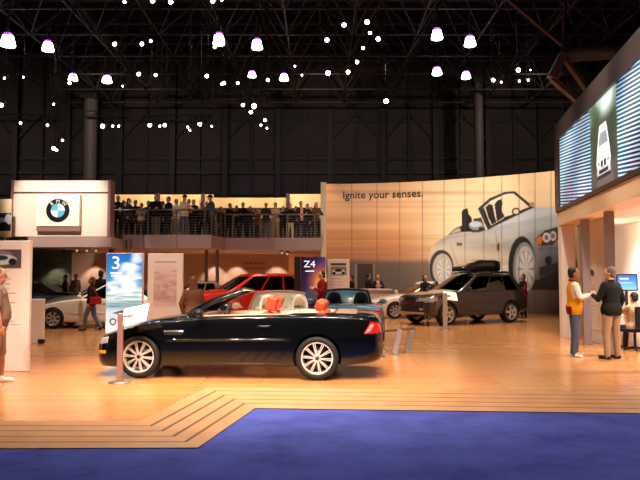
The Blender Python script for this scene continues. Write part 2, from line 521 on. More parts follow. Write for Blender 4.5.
def greenhouse(root, g, paint, glass, trimm):
    fy = [0, .3, .58, .80, .92]
    side = [0, .035]
    for a, b in g['side']: side += [a, b]
    side += [.975, 1]
    side = sorted(set(side))
    ts = [-.08, .05, .28, .52, .74, .90, 1.0]
    def outline(t, sc=1.0, dz=0.0, lift=1.0):
        tt = min(max(t, 0), 1)
        xf = g['xf'][0] + (g['xf'][1] - g['xf'][0]) * t; xr = g['xr'][0] + (g['xr'][1] - g['xr'][0]) * t
        w = g['w'][0] + (g['w'][1] - g['w'][0]) * tt ** 1.25
        z = g['z'][0] + (g['z'][1] - g['z'][0]) * t + dz
        bf, br = g.get('bow', (.16, .12)); bf *= (1 - .3 * tt); P = []
        for f in fy: P.append((xf - bf * f * f, w * f * .97))
        for s_ in side:
            x = (xf - bf) + ((xr + br) - (xf - bf)) * s_
            ww = w * (1 - .07 * (1 - s_) ** 6 - .06 * s_ ** 6)
            P.append((x, ww))
        for f in fy[::-1]: P.append((xr + br * f * f, w * f * .95))
        xc = (xf + xr) / 2
        ring = P + [(x, -y) for x, y in P[1:-1][::-1]]
        return [(xc + (x - xc) * sc, y * sc, z) for x, y in ring]
    rings = [outline(t) for t in ts]
    dome = g.get('dome', .06)
    rings += [outline(1, .95, dome * .4), outline(1, .78, dome * .75), outline(1, .45, dome * .95), outline(1, .12, dome)]
    n = len(rings[0]); nh = len(fy) * 2 + len(side)
    parts = {}
    def put(key, quad):
        parts.setdefault(key, MB()).add(quad, [(0, 1, 2, 3)])
    for i in range(len(rings) - 1):
        for j in range(n):
            jj = j if j < nh - 1 else n - 1 - j
            key = 'roof'
            if 1 <= i < 5:
                if jj < len(fy) - 1: key = 'windshield'
                elif jj >= nh - len(fy): key = 'rear_window'
                else:
                    k = jj - len(fy)
                    if 0 <= k < len(side) - 1:
                        for q, (a, b) in enumerate(g['side']):
                            if side[k] >= a - 1e-6 and side[k + 1] <= b + 1e-6: key = ('side', q, j < nh - 1)
            put(key, [rings[i][j], rings[i][(j + 1) % n], rings[i + 1][(j + 1) % n], rings[i + 1][j]])
    parts['roof'].add(rings[-1], [tuple(range(n))])
    for key, mb in parts.items():
        me = mb.mesh('gh', [paint if key == 'roof' else glass])
        bm = bmesh.new(); bm.from_mesh(me); bmesh.ops.remove_doubles(bm, verts=bm.verts, dist=1e-4)
        bmesh.ops.recalc_face_normals(bm, faces=bm.faces); bm.to_mesh(me); bm.free()
        link(key if isinstance(key, str) else 'side_window', me, root)
    # seats that show through the glass
    zb = g['z'][0]
    sm = mat('cabin_leather', (70, 60, 50), .6)
    for x in g['seats']:
        for sg in (1, -1):
            s = MB(); s.box((x, sg * .36, zb - .12), (.16, .46, .62), Matrix.Rotation(-.15, 3, 'Y')); s.box((x - .06, sg * .36, zb + .27), (.09, .26, .16))
            s.build('seat', sm, root, bevel=.04)

def car(name, label, cat, tab, loc, yaw, paint, wheel, wx, regions, gh=None, glass=None, tub=None, trim=None, group=None, lower=None, scale=1.0):
    root = thing(name, label, cat, loc, yaw, group); root.scale = (scale,) * 3
    bd = Body(tab); R = wheel['r']
    hx, tx, fb, rb, doors = regions['hood'], regions['trunk'], regions['fb'], regions['rb'], regions['doors']
    names = ['car_body', 'hood', 'trunk_lid', 'front_bumper', 'rear_bumper'] + ['door'] * (2 * len(doors))
    def fn(x, s_, sd):
        if x > fb and s_ < 7: return 3
        if x < rb and s_ < 5.5: return 4
        if s_ >= 7 and hx[0] < x < hx[1]: return 1
        if s_ >= 7 and tx[0] < x < tx[1]: return 2
        if 2.9 < s_ < 7:
            for q, (a, b) in enumerate(doors):
                if a < x < b: return 5 + 2 * q + (0 if sd > 0 else 1)
        return 0
    seams = list(hx) + list(tx) + [fb, rb] + [v for d in doors for v in d]
    seams = [v for v in seams if bd.x0 < v < bd.x1]
    nreg = len(names)
    if tub: tub.m = [nreg + 1] * len(tub.m)
    parts = bd.solid({'fn': fn, 'seams': seams}, regions.get('nst', 60), [(wx[0], regions.get('ra', R + .035)), (wx[1], regions.get('ra', R + .035))], tub, nreg)
    dark = mat('wheel_well', (10, 10, 10), .9)
    for (r, _a, _b), me in parts.items():
        if r < nreg: nm, m_ = names[r], (lower if (lower and r in (3, 4)) else paint)
        elif r == nreg: nm, m_ = 'wheel_well', dark
        else: nm, m_ = 'cabin_tub', regions['tubmat']
        me.materials.append(m_); me.name = nm; link(nm, me, root)
    for x in wx:
        for sg in (1, -1):
            make_wheel(root, x, sg * (bd.dims(x)[3] - wheel['w'] / 2 - .005), R, wheel['rr'], wheel['w'], wheel['style'], wheel['m'])
    if gh: greenhouse(root, gh, paint, glass, trim)
    return root, bd

def mirror_part(root, x, y, z, m, sg):
    b = MB(); b.ell((x, y + sg * .12, z), (.07, .11, .075)); b.box((x + .01, y + sg * .02, z - .03), (.05, .10, .03))
    b.build('side_mirror', m, root)

def handle(root, bd, x, z, sg, m):
    y = bd.side_y(x, z) * sg
    b = MB(); b.box((x, y + sg * .012, z), (.19, .03, .028)); b.build('door_handle', m, root, bevel=.008)

def roundel(root, fn, r, big=False):
    """round badge: dark ring, white and blue quarters; fn(a,b,t)->point"""
    def disc(r0, r1, a0, a1, t, n=24):
        mb = MB(); pts = [(r1 * math.cos(a0 + (a1 - a0) * i / n), r1 * math.sin(a0 + (a1 - a0) * i / n)) for i in range(n + 1)]
        inn = [(r0 * math.cos(a0 + (a1 - a0) * i / n), r0 * math.sin(a0 + (a1 - a0) * i / n)) for i in range(n + 1)]
        for i in range(n):
            mb.prism([inn[i], inn[i + 1], pts[i + 1], pts[i]] if r0 > 0 else [(0, 0), pts[i], pts[i + 1]], t, fn)
        return mb
    white = mat('badge_white', (240, 240, 240), .4); blue = mat('badge_blue', (90, 185, 225), .4); black = mat('badge_black', (14, 13, 14), .35)
    o = disc(r * .60, r, 0, 2 * PI, .012 if big else .004, 48).build('round_emblem', black, root)
    for q in range(4):
        disc(0, r * .60, q * PI / 2, (q + 1) * PI / 2, .012 if big else .004, 12).build('emblem_quarter', blue if q in (1, 3) else white, o)
    return o
# ------------------------------------------------------------------ people
SKIN = {'light': (214, 160, 128), 'tan': (188, 130, 96), 'dark': (105, 68, 50)}
def V3(*a): return Vector(a)

POSES = {
 # arm: (upper-arm direction, forearm direction) for the figure's left (+y) side; legs: (thigh, shin)
 'hang': ((.05, .16, -1), (.22, .04, -1)),
 'pocket': ((-.15, .30, -1), (.35, -.25, -1)),
 'rail': ((.55, .18, -.8), (.9, -.30, -.12)),
 'hold': ((.30, .20, -1), (.85, -.45, .30)),
 'camera': ((.50, .30, -.75), (.45, -.45, .90)),
 'crossed': ((.30, .22, -1), (.50, -.95, .12)),
 'reach': ((.80, .10, -.45), (.95, -.1, -.15)),
}

def person(name_label, cat, loc, yaw, H=1.75, la='hang', ra='hang', lean=0.0, stride=0.0, top=None, legs=None, shoes=None, hair=None, hairstyle='short',
           skin='light', build=1.0, voxel=.014, group=None, head_turn=0.0, head_tilt=0.0, coat=False, short_sleeve=False, shorts=False, top_fn=None, tops=None, belly=0.0, seated=False, extra=None, eyes=True):
    k = H / 1.75
    root = thing('person', name_label, cat, loc, yaw, group)
    sk = mat('skin_' + skin, SKIN[skin], .55)
    hipz = .93
    def bend(p):
        p = Vector(p); d = p - V3(0, 0, .95)
        c, s_ = math.cos(lean), math.sin(lean)
        return V3(d.x * c + d.z * s_, d.y, .95 - d.x * s_ + d.z * c)
    # legs
    leg = {}
    for sg in (1, -1):
        hip = V3(0, .095 * sg * build, .91)
        if seated: th, shn = V3(1, .12 * sg, -.05), V3(.1, 0, -1)
        elif stride:
            if sg > 0: th, shn = V3(.42 * stride, .02, -1), V3(.12 * stride, 0, -1)
            else: th, shn = V3(-.18 * stride, -.02, -1), V3(-.75 * stride, 0, -1)
        else: th, shn = V3(.05 + .02 * sg, .05 * sg, -1), V3(-.07, .03 * sg, -1)
        knee = hip + th.normalized() * .43; ank = knee + shn.normalized() * .40
        leg[sg] = (hip, knee, ank, shn.normalized())
    low = min(leg[1][2].z, leg[-1][2].z) - .085
    # arms
    arm = {}
    for sg in (1, -1):
        u, f = POSES[la if sg > 0 else ra]
        sh = bend((.0, .185 * sg * build, 1.405))
        c, s_ = math.cos(lean * .5), math.sin(lean * .5)
        u = V3(u[0] * c + u[2] * s_ * 0, u[1] * sg, u[2]).normalized(); f = V3(f[0], f[1] * sg, f[2]).normalized()
        el = sh + u * .29; wr = el + f * .245
        arm[sg] = (sh, el, wr, f)
    hc = bend((.015, 0, 1.615)); neck = bend((-.005, 0, 1.44))
    HR = Matrix.Rotation(head_turn, 3, 'Z') @ Matrix.Rotation(head_tilt, 3, 'Y')
    def hp(x, y, z): return hc + HR @ V3(x, y, z)
    def T(p): return V3(p[0] * k, p[1] * k, (p[2] - low) * k)
    tors = [(.84, .095, .150, 0), (.90, .112, .168, 0), (.97, .112 + belly * .5, .165, belly * .5), (1.06, .104 + belly, .150 + belly * .4, belly), (1.16, .106 + belly * .7, .155 + belly * .3, belly * .6), (1.27, .118, .172, .0), (1.35, .112, .178, 0), (1.41, .088, .15, -.005), (1.46, .06, .07, -.005)]
    def torso(mb, infl, z0, z1, mi=0, flare=0.0):
        vs = []; n = 20; rows = []
        zs = [t for t in tors if z0 - .001 <= t[0] <= z1 + .001]
        if zs[0][0] > z0 + .01: zs = [(z0, zs[0][1] + (flare if z0 < .7 else 0), zs[0][2] + (flare if z0 < .7 else 0), 0)] + zs
        for z, rx, ry, ox in zs:
            row = []
            for i in range(n):
                a = 2 * PI * i / n
                ca, sa = math.cos(a), math.sin(a)
                e = .8
                row.append(T(bend((ox * .6 + (rx * build ** .5 + infl + (flare if .70 < z < .99 else 0)) * math.copysign(abs(ca) ** e, ca), (ry * build + infl + (flare if .70 < z < .99 else 0)) * math.copysign(abs(sa) ** e, sa), z))))
            rows.append(row)
        N = len(rows); vs = [p for r in rows for p in r]
        fs = [(i * n + q, i * n + (q + 1) % n, (i + 1) * n + (q + 1) % n, (i + 1) * n + q) for i in range(N - 1) for q in range(n)]
        fs += [tuple(range(n))[::-1], tuple(range((N - 1) * n, N * n))]
        mb.add(vs, fs, mi)
    def cap(mb, a, b, ra_, rb_, n=12): mb.capsule(T(a), T(b), ra_ * k, rb_ * k, n)
    # ---- body, one continuous surface
    b = MB(); torso(b, 0, .84, 1.46)
    cap(b, bend((-.01, 0, 1.40)), hc + V3(-.015, 0, -.05), .060, .054)
    b.ell(T(hp(-.008, 0, .018)), (.098 * k, .076 * k, .108 * k), 18, 12, 0, HR)
    b.ell(T(hp(.022, 0, -.055)), (.066 * k, .056 * k, .070 * k), 14, 10, 0, HR)
    b.tube([T(hp(.078, 0, .025)), T(hp(.094, 0, .0)), T(hp(.106, 0, -.022)), T(hp(.085, 0, -.032))], [.009 * k, .011 * k, .014 * k, .012 * k], 8)
    for sg in (1, -1): b.ell(T(hp(-.012, .078 * sg, -.005)), (.019 * k, .011 * k, .033 * k), 8, 6, 0, HR)
    b.capsule(T(hp(.080, -.02, -.062)), T(hp(.080, .02, -.062)), .010 * k, .010 * k, 8)
    for sg in (1, -1):
        sh, el, wr, f = arm[sg]
        cap(b, sh + V3(0, -.03 * sg, -.01), el, .053 * build, .042); cap(b, el, wr, .042, .029)
        hip, kn, an, sd = leg[sg]
        cap(b, hip, kn, .085 * build, .058); cap(b, kn, kn * .6 + an * .4, .056, .055); cap(b, kn * .6 + an * .4, an, .055, .038)
        cap(b, an, an + V3(.12, .01 * sg, -.05), .036, .03)
        # hand: palm, four fingers of unequal length, thumb off the side of the palm
        t = V3(1, 0, 0) if abs(f.x) < .75 else V3(0, -.35 * sg, 1)
        t = (t - f * t.dot(f)).normalized(); n_ = f.cross(t).normalized()
        if n_.y * sg > 0 and abs(f.x) < .75: n_ = -n_
        if abs(f.x) >= .75 and n_.z > 0 and abs(n_.z) > .3: n_ = -n_
        for q in range(4):
            kx = wr + f * .092 + t * (.030 - .020 * q)
            cap(b, wr + f * .012 + t * (.016 - .011 * q), kx, .015, .0115, 8)
            L = (.040, .046, .043, .033)[q]
            d1 = (f + n_ * .35).normalized(); d2 = (f * .75 + n_ * .8).normalized()
            cap(b, kx, kx + d1 * L, .0100, .0092, 8); cap(b, kx + d1 * L, kx + d1 * L + d2 * L * .85, .0092, .008, 8)
        tb = wr + f * .028 + t * .024; tm = tb + (t * .8 + f * .6 + n_ * .25).normalized() * .042
        cap(b, tb, tm, .013, .011, 8); cap(b, tm, tm + (f + t * .25 + n_ * .3).normalized() * .034, .011, .009, 8)
    bo = link('body', remesh(b, 'body', min(voxel, .013) * k, [sk], 3), root)
    # ---- upper garment
    if top is not None or tops:
        m = MB()
        torso(m, .014, .60 if coat else .82, 1.46, flare=.05 if coat else .02)
        cap(m, bend((-.01, 0, 1.41)), bend((-.008, 0, 1.475)), .072, .062)
        for sg in (1, -1):
            sh, el, wr, f = arm[sg]
            cap(m, sh + V3(0, -.035 * sg, -.012), el if not short_sleeve else sh.lerp(el, .85), .068 * build, .058 if not short_sleeve else .06)
            if not short_sleeve: cap(m, el, wr - f * .02, .057, .043)
        me = remesh(m, 'jacket', voxel * k, tops or [top], 3)
        if top_fn:
            for p in me.polygons:
                c = p.center
                p.material_index = top_fn(c.x / k, c.y / k, c.z / k + low)
        link('coat' if coat else ('shirt' if short_sleeve else 'jacket'), me, root)
    # ---- trousers
    m = MB()
    torso(m, .004, .84, .94)
    for sg in (1, -1):
        hip, kn, an, sd = leg[sg]
        cap(m, hip + V3(0, -.01 * sg, .0), kn, .098 * build, .074)
        if shorts: cap(m, kn, kn + sd * .03, .078, .078)
        else: cap(m, kn, an + sd * .02, .072, .058)
    link('shorts' if shorts else 'trousers', remesh(m, 'trousers', voxel * k, [legs], 3), root)
    for sg in (1, -1):
        hip, kn, an, sd = leg[sg]
        m = MB(); tilt = -.9 * stride if (stride and sg < 0) else 0
        R = Matrix.Rotation(-tilt, 3, 'Y')
        def fp(x, y, z): return an + R @ V3(x, y, z)
        cap(m, fp(-.03, 0, -.045), fp(.04, .0, -.04), .042, .046, 12); cap(m, fp(.04, .004 * sg, -.045), fp(.155, .012 * sg, -.055), .047, .032, 12)
        cap(m, fp(0, 0, 0), fp(0, 0, -.04), .046, .046, 12)
        for v in range(len(m.v)):
            if not tilt: m.v[v] = (m.v[v][0], m.v[v][1], max(m.v[v][2], (an.z - .083 - low) * k))
        link('shoe', remesh(m, 'shoe', .012 * k, [shoes], 2), root)
    # ---- hair, eyes
    if hair is not None:
        m = MB()
        m.ell(T(hp(-.030, 0, .040)), (.094 * k, .086 * k, .100 * k), 18, 12, 0, HR)
        m.ell(T(hp(-.050, 0, -.005)), (.070 * k, .080 * k, .095 * k), 16, 10, 0, HR)
        if hairstyle == 'long':
            m.ell(T(hp(-.075, 0, -.08)), (.060 * k, .105 * k, .16 * k), 16, 12, 0, HR)
            m.ell(T(hp(-.095, 0, -.18)), (.045 * k, .11 * k, .13 * k), 16, 12, 0, HR)
        if hairstyle == 'bob':
            m.ell(T(hp(-.045, 0, -.05)), (.085 * k, .098 * k, .10 * k), 16, 12, 0, HR)
        if hairstyle == 'cap':
            m = MB(); m.ell(T(hp(-.005, 0, .055)), (.112 * k, .09 * k, .085 * k), 18, 12, 0, HR)
            m.ell(T(hp(.11, 0, .055)), (.075 * k, .065 * k, .014 * k), 14, 8, 0, HR)
        link('cap' if hairstyle == 'cap' else 'hair', remesh(m, 'hair', .012 * k, [hair], 2), root)
    if eyes:
        em = mat('eye_dark', (30, 22, 20), .3)
        for sg in (1, -1):
            e = MB(); e.ell(T(hp(.0825, .031 * sg, .012)), (.009 * k, .013 * k, .007 * k), 8, 6, 0, HR); e.build('eye', em, root)
    if extra: extra(root, T, arm, leg, hp, k, bend)
    return root
# ------------------------------------------------------------------ setting: floor, ramps, carpet
def floor_mat():
    m = bpy.data.materials.new('maple_floor'); m.use_nodes = True
    nt = m.node_tree; b = nt.nodes['Principled BSDF']; L = nt.links.new
    tc = nt.nodes.new('ShaderNodeTexCoord'); mp = nt.nodes.new('ShaderNodeMapping')
    br = nt.nodes.new('ShaderNodeTexBrick'); br.inputs['Scale'].default_value = 1.0
    br.inputs['Brick Width'].default_value = 1.8; br.inputs['Row Height'].default_value = .14; br.inputs['Mortar Size'].default_value = .004
    br.inputs['Color1'].default_value = rgb(FLOOR_A); br.inputs['Color2'].default_value = rgb(FLOOR_B); br.inputs['Mortar'].default_value = rgb((150, 100, 62))
    n = nt.nodes.new('ShaderNodeTexNoise'); n.inputs['Scale'].default_value = .5; n.inputs['Detail'].default_value = 5
    mx = nt.nodes.new('ShaderNodeMix'); mx.data_type = 'RGBA'; mx.blend_type = 'MULTIPLY'; mx.inputs[0].default_value = .35
    L(tc.outputs['Object'], mp.inputs['Vector']); L(mp.outputs[0], br.inputs['Vector']); L(mp.outputs[0], n.inputs['Vector'])
    L(br.outputs['Color'], mx.inputs[6]); L(n.outputs['Color'], mx.inputs[7]); L(mx.outputs[2], b.inputs['Base Color'])
    b.inputs['Roughness'].default_value = .20; b.inputs['Specular IOR Level'].default_value = .5
    return m

def carpet_mat():
    m = bpy.data.materials.new('blue_carpet'); m.use_nodes = True
    nt = m.node_tree; b = nt.nodes['Principled BSDF']; L = nt.links.new
    tc = nt.nodes.new('ShaderNodeTexCoord')
    n = nt.nodes.new('ShaderNodeTexNoise'); n.inputs['Scale'].default_value = 1.6; n.inputs['Detail'].default_value = 8; n.inputs['Roughness'].default_value = .7
    n2 = nt.nodes.new('ShaderNodeTexNoise'); n2.inputs['Scale'].default_value = 160; n2.inputs['Detail'].default_value = 2
    r = nt.nodes.new('ShaderNodeValToRGB'); r.color_ramp.elements[0].position = .3; r.color_ramp.elements[1].position = .72
    r.color_ramp.elements[0].color = rgb(CARPET_A); r.color_ramp.elements[1].color = rgb(CARPET_B)
    ad = nt.nodes.new('ShaderNodeMath'); ad.operation = 'MULTIPLY_ADD'; ad.inputs[1].default_value = .25; 
    L(tc.outputs['Object'], n.inputs['Vector']); L(tc.outputs['Object'], n2.inputs['Vector'])
    L(n2.outputs['Fac'], ad.inputs[0]); L(n.outputs['Fac'], ad.inputs[2])
    L(ad.outputs[0], r.inputs['Fac']); L(r.outputs['Color'], b.inputs['Base Color'])
    bp = nt.nodes.new('ShaderNodeBump'); bp.inputs['Strength'].default_value = .5; bp.inputs['Distance'].default_value = .01
    L(n2.outputs['Fac'], bp.inputs['Height']); L(bp.outputs[0], b.inputs['Normal'])
    b.inputs['Roughness'].default_value = .95; b.inputs['Specular IOR Level'].default_value = .1
    return m

FLOOR_A, FLOOR_B = (214, 148, 90), (202, 136, 80)
CARPET_A, CARPET_B = (36, 42, 102), (70, 78, 150)
LOW = -.10
fm = floor_mat()
# corners of platform edge (inner: top of ramp) and foot of ramp (outer), read off the floor planes
iA, iB, iC, iD = on_z(-260, 419.5), on_z(140, 421), on_z(207, 387), on_z(1000, 396)
oA, oB, oC, oD = on_z(-260, 449, LOW), on_z(198, 447.5, LOW), on_z(255, 408, LOW), on_z(1000, 418, LOW)
m = MB()
poly = [(iA.x, iA.y), (iB.x, iB.y), (iC.x, iC.y), (iD.x, iD.y), (40, iD.y), (40, 52), (-40, 52), (-40, iA.y)]
m.prism(poly, -.12, lambda a, b, t: (a, b, t)); tag(m.build('floor', fm), kind='structure')
m = MB(); m.box((0, 8, LOW - .055), (80, 34, .09)); tag(m.build('floor_carpet', carpet_mat()), kind='structure')
wood_strip = mat('ramp_wood', (172, 122, 78), .45, noise=(3, .12)); groove = mat('ramp_groove', (92, 60, 38), .8)
def ramp_obj(i0, i1, o0, o1, name, n, gw):
    m = MB(); q = []
    for k in range(n):
        a, b = k / n, (k + 1) / n; g = gw / n
        for (s0, s1, mi) in ((a + g if k else a, b - g, 0), (b - g, min(b + g, 1), 1)):
            if k == n - 1 and mi == 1: continue
            if k == n - 1: s1 = 1
            P = lambda e0, e1, t: e0.lerp(e1, t)
            m.add([P(i0, o0, s0), P(i1, o1, s0), P(i1, o1, s1), P(i0, o0, s1)], [(0, 1, 2, 3)], mi, False)
    dn = Vector((0, 0, -.11))
    m.add([i0 + dn, i1 + dn, o1 + Vector((0, 0, -.011)), o0 + Vector((0, 0, -.011))], [(0, 1, 2, 3)], 0, False)
    tag(m.build(name, [wood_strip, groove]), kind='structure')
ramp_obj(iA, iB, oA, oB, 'trim_1', 5, .06); ramp_obj(iB, iC, oB, oC, 'trim_2', 5, .10); ramp_obj(iC, iD, oC, oD, 'trim_3', 5, .06)

# ------------------------------------------------------------------ setting: hall shell
YB = 48.0
hall = mat('hall_panel', (62, 55, 52), .8, noise=(.4, .25)); hall_d = mat('hall_steel', (30, 28, 28), .6)
roofm = mat('roof_dark', (20, 18, 18), .9)
m = MB(); m.box((0, YB + .2, 9), (84, .3, 18.4)); tag(m.build('wall_back', hall), kind='structure')
m = MB()
for i in range(-16, 18):
    x = -14.6 + 1.92 * (i + 4)
    if i % 2: m.box((x, YB - .05, 9), (.14, .22, 18))
    else: m.box((x, YB - .15, 9), (.38, .4, 18))
for z in (4.6, 7.6, 9.2, 10.2, 13.0): m.box((0, YB - .02, z), (80, .2, .16 if z != 9.2 else .3))
for i in range(-8, 9):
    x = -14.6 + 3.84 * (i + 2)
    for a in (-1.75, 1.75): m.bar((x + a, YB - .1, 13.4), (x, YB - .1, 11.5), .14, .14, (0, 1, 0))
tag(m.build('wall_back_frame', hall_d), kind='structure')
m = MB(); m.box((-40.2, 20, 9), (.3, 64, 18.4)); tag(m.build('wall_left', roofm), kind='structure')
m = MB(); m.box((40.2, 20, 9), (.3, 64, 18.4)); tag(m.build('wall_right', roofm), kind='structure')
m = MB(); m.box((0, 20, 18.3), (84, 64, .3)); tag(m.build('ceiling', roofm), kind='structure')
# roof space frame
steel = mat('roof_steel', (66, 58, 52), .55, noise=(1.5, .3))
m = MB(); S = 3.2; zb, zt = 13.6, 16.0
NX, NY = 11, 11
bn = {(i, j): Vector((-16 * 1.1 + i * S, 13 + j * S, zb)) for i in range(NX + 1) for j in range(NY)}
tn = {(i, j): Vector((-16 * 1.1 + (i + .5) * S, 13 + (j + .5) * S, zt)) for i in range(NX) for j in range(NY - 1)}
for (i, j), p in bn.items():
    if (i + 1, j) in bn: m.tube([p, bn[i + 1, j]], .055, 6, caps=False)
    if (i, j + 1) in bn: m.tube([p, bn[i, j + 1]], .055, 6, caps=False)
    for a, b in ((0, 0), (-1, 0), (0, -1), (-1, -1)):
        if (i + a, j + b) in tn: m.tube([p, tn[i + a, j + b]], .045, 6, caps=False)
for (i, j), p in tn.items():
    if (i + 1, j) in tn: m.tube([p, tn[i + 1, j]], .055, 6, caps=False)
    if (i, j + 1) in tn: m.tube([p, tn[i, j + 1]], .055, 6, caps=False)
tag(m.build('ceiling_space_frame', steel), kind='structure')
def hall_pipe(u, v0, y, r, label, mt):
    p = on_y(u, v0, y); t = thing('hall_column', label, 'column', (p.x, y, 0))
    b = MB(); b.tube([(0, 0, 0), (0, 0, p.z)], r, 20); b.build('shaft', mt, t)
    b = MB(); b.box((0, 0, p.z + .2), (r * 2.6, r * 2.6, .4)); b.build('capital', hall_d, t)
hall_pipe(91, 100, 44, .45, 'thick grey round column rising behind the white emblem box', mat('col_grey', (100, 92, 88), .6))
hall_pipe(478, 84, 44, .30, 'slim grey round column rising behind the curved mural wall', mat('col_grey', (100, 92, 88), .6))

# ------------------------------------------------------------------ curved mural wall
HM = 6.1
XM0, XM1 = .12, 10.7
def wy(x): return 31.95 + .02 * x - .042 * x * x
NXM, NZM = 520, 320
xs = np.linspace(XM0, XM1, NXM); zs = np.linspace(HM, 0, NZM)
Xg, Zg = np.meshgrid(xs, zs); Yg = 31.95 + .02 * Xg - .042 * Xg ** 2
dep = Yg * cp + (Zg - CAMZ) * sp
U = 320 + F * Xg / dep; Vv = 240 - F * (-Yg * sp + (Zg - CAMZ) * cp) / dep
pt = Paint(U, Vv)
# sunset blur over a grey road
vert = np.array(ramp(Vv, [165, 185, 205, 222, 240, 257, 261, 266, 290, 320], [(196, 146, 108), (212, 160, 118), (226, 174, 126), (224, 166, 114), (204, 134, 84), (192, 124, 80), (120, 92, 78), (108, 88, 78), (100, 88, 82), (96, 88, 84)]))
glow = np.array(ramp(Vv, [165, 200, 230, 258, 263, 320], [(244, 204, 156), (252, 220, 172), (254, 222, 172), (246, 206, 154), (150, 120, 100), (110, 98, 92)]))
w = np.clip((U - 385) / 65, 0, 1)[..., None]; w = w * w * (3 - 2 * w)
pt.a = (vert * (1 - w) + glow * w) / 255.0
rs = np.random.RandomState(3)
for _ in range(46):   # motion streaks of the print
    y0 = rs.uniform(186, 262); x0 = rs.uniform(300, 440); L_ = rs.uniform(30, 110); th = rs.uniform(.6, 2.2)
    mk = np.exp(-((Vv - y0) / th) ** 2) * np.exp(-((U - x0) / L_) ** 2)
    pt.mask(mk, (176, 112, 70) if rs.rand() < .6 else (240, 190, 140), .22)
Zc = lambda L_: [(420 + a / 4, 170 + b / 4) for a, b in L_]
road = [(34, 400), (130, 385), (600, 385), (600, 600), (0, 600)]
def silver(X, Y):
    x = (X - 420) * 4; y = (Y - 170) * 4
    base = ramp(y + (300 - x) * .12, [150, 230, 262, 300, 345, 400, 440], [(206, 208, 206), (188, 190, 190), (196, 190, 180), (176, 168, 160), (226, 206, 180), (210, 190, 166), (150, 140, 132)])
    k = np.clip((x - 380) / 130, 0, 1)[..., None]
    dk = ramp(y, [150, 215, 250, 300, 360, 430], [(200, 206, 210), (180, 186, 190), (160, 164, 168), (136, 138, 142), (110, 110, 114), (84, 84, 88)])
    return base * (1 - k) + dk * k
pt.poly(Zc([(420, 430), (560, 380), (560, 480), (430, 480)]), (52, 48, 48))
body = [(36, 420), (34, 345), (44, 315), (62, 290), (96, 270), (112, 258), (140, 232), (166, 222), (176, 250), (250, 244), (300, 222), (430, 158), (470, 150), (548, 148), (560, 160), (560, 395), (470, 440), (455, 440), (380, 400), (360, 404), (130, 412)]
pt.poly(Zc(body), silver)
pt.poly(Zc([(250, 250), (560, 200), (560, 235), (480, 240), (380, 268), (300, 300)]), (205, 205, 204), .45)
pt.poly(Zc([(300, 226), (445, 160), (548, 152), (548, 176), (400, 205)]), (216, 222, 226), .55)
pt.poly(Zc([(64, 330), (110, 275), (250, 258), (300, 262), (290, 300), (120, 312)]), (226, 208, 186), .4)
pt.poly(Zc([(130, 402), (375, 376), (360, 404), (180, 418)]), (238, 226, 208), .9)
pt.poly(Zc([(110, 262), (138, 236), (168, 222), (172, 246), (112, 260)]), (60, 58, 58))
pt.poly(Zc([(118, 257), (140, 238), (160, 230), (162, 246)]), (196, 176, 150))
# cockpit, seats, windscreen
pt.poly(Zc([(168, 166), (176, 156), (190, 154), (194, 176), (206, 190), (212, 246), (168, 248)]), (30, 27, 28))
pt.poly(Zc([(205, 250), (215, 195), (245, 190), (262, 240), (240, 248)]), (74, 66, 64))
pt.poly(Zc([(232, 154), (276, 114), (338, 88), (378, 84), (402, 104), (458, 150), (432, 160), (300, 224), (272, 240)]), (52, 56, 64))
pt.poly(Zc([(244, 158), (282, 124), (340, 97), (374, 94), (396, 112), (438, 148), (412, 158), (330, 196), (285, 222)]), (246, 222, 184))
for p in ([(262, 150), (276, 136), (290, 140), (300, 190), (306, 208), (288, 218), (274, 190)], [(298, 138), (310, 122), (326, 116), (330, 132), (326, 160), (338, 186), (308, 206)], [(334, 190), (350, 184), (384, 176), (420, 154), (424, 158), (340, 200)], [(244, 158), (256, 150), (280, 218), (272, 224)]):
    pt.poly(Zc(p), (44, 38, 38))
e4 = lambda cx, cy, rx, ry, c, al=1, soft=.06, tilt=0: pt.ell(420 + cx / 4, 170 + cy / 4, rx / 4, ry / 4, c, al, soft, tilt)
e4(384, 166, 16, 15, (40, 36, 36)); e4(384, 166, 11, 10, (240, 214, 176))
e4(448, 138, 10, 10, (176, 150, 120))
e4(225, 222, 30, 18, (150, 158, 168)); e4(222, 217, 24, 11, (206, 212, 216)); e4(246, 236, 12, 8, (50, 46, 46))
# wheels
e4(86, 392, 48, 72, (64, 56, 54)); e4(90, 396, 40, 62, (206, 192, 176)); e4(94, 398, 27, 46, (232, 224, 214))
e4(408, 382, 54, 116, (40, 38, 42)); e4(418, 392, 46, 104, (150, 144, 142)); e4(421, 394, 39, 90, (206, 200, 194)); e4(425, 396, 27, 66, (232, 226, 218))
for a in range(10):
    an = a * PI / 5
    pt.poly([(420 + (424 + 34 * math.cos(an + d) * r) / 4, 170 + (396 + 78 * math.sin(an + d) * r) / 4) for d, r in ((-.10, 1), (.10, 1), (.06, .25), (-.06, .25))], (150, 142, 138), .7)
    pt.poly([(420 + (94 + 26 * math.cos(an + d) * r) / 4, 170 + (398 + 44 * math.sin(an + d) * r) / 4) for d, r in ((-.12, 1), (.12, 1), (.06, .25), (-.06, .25))], (170, 160, 150), .6)
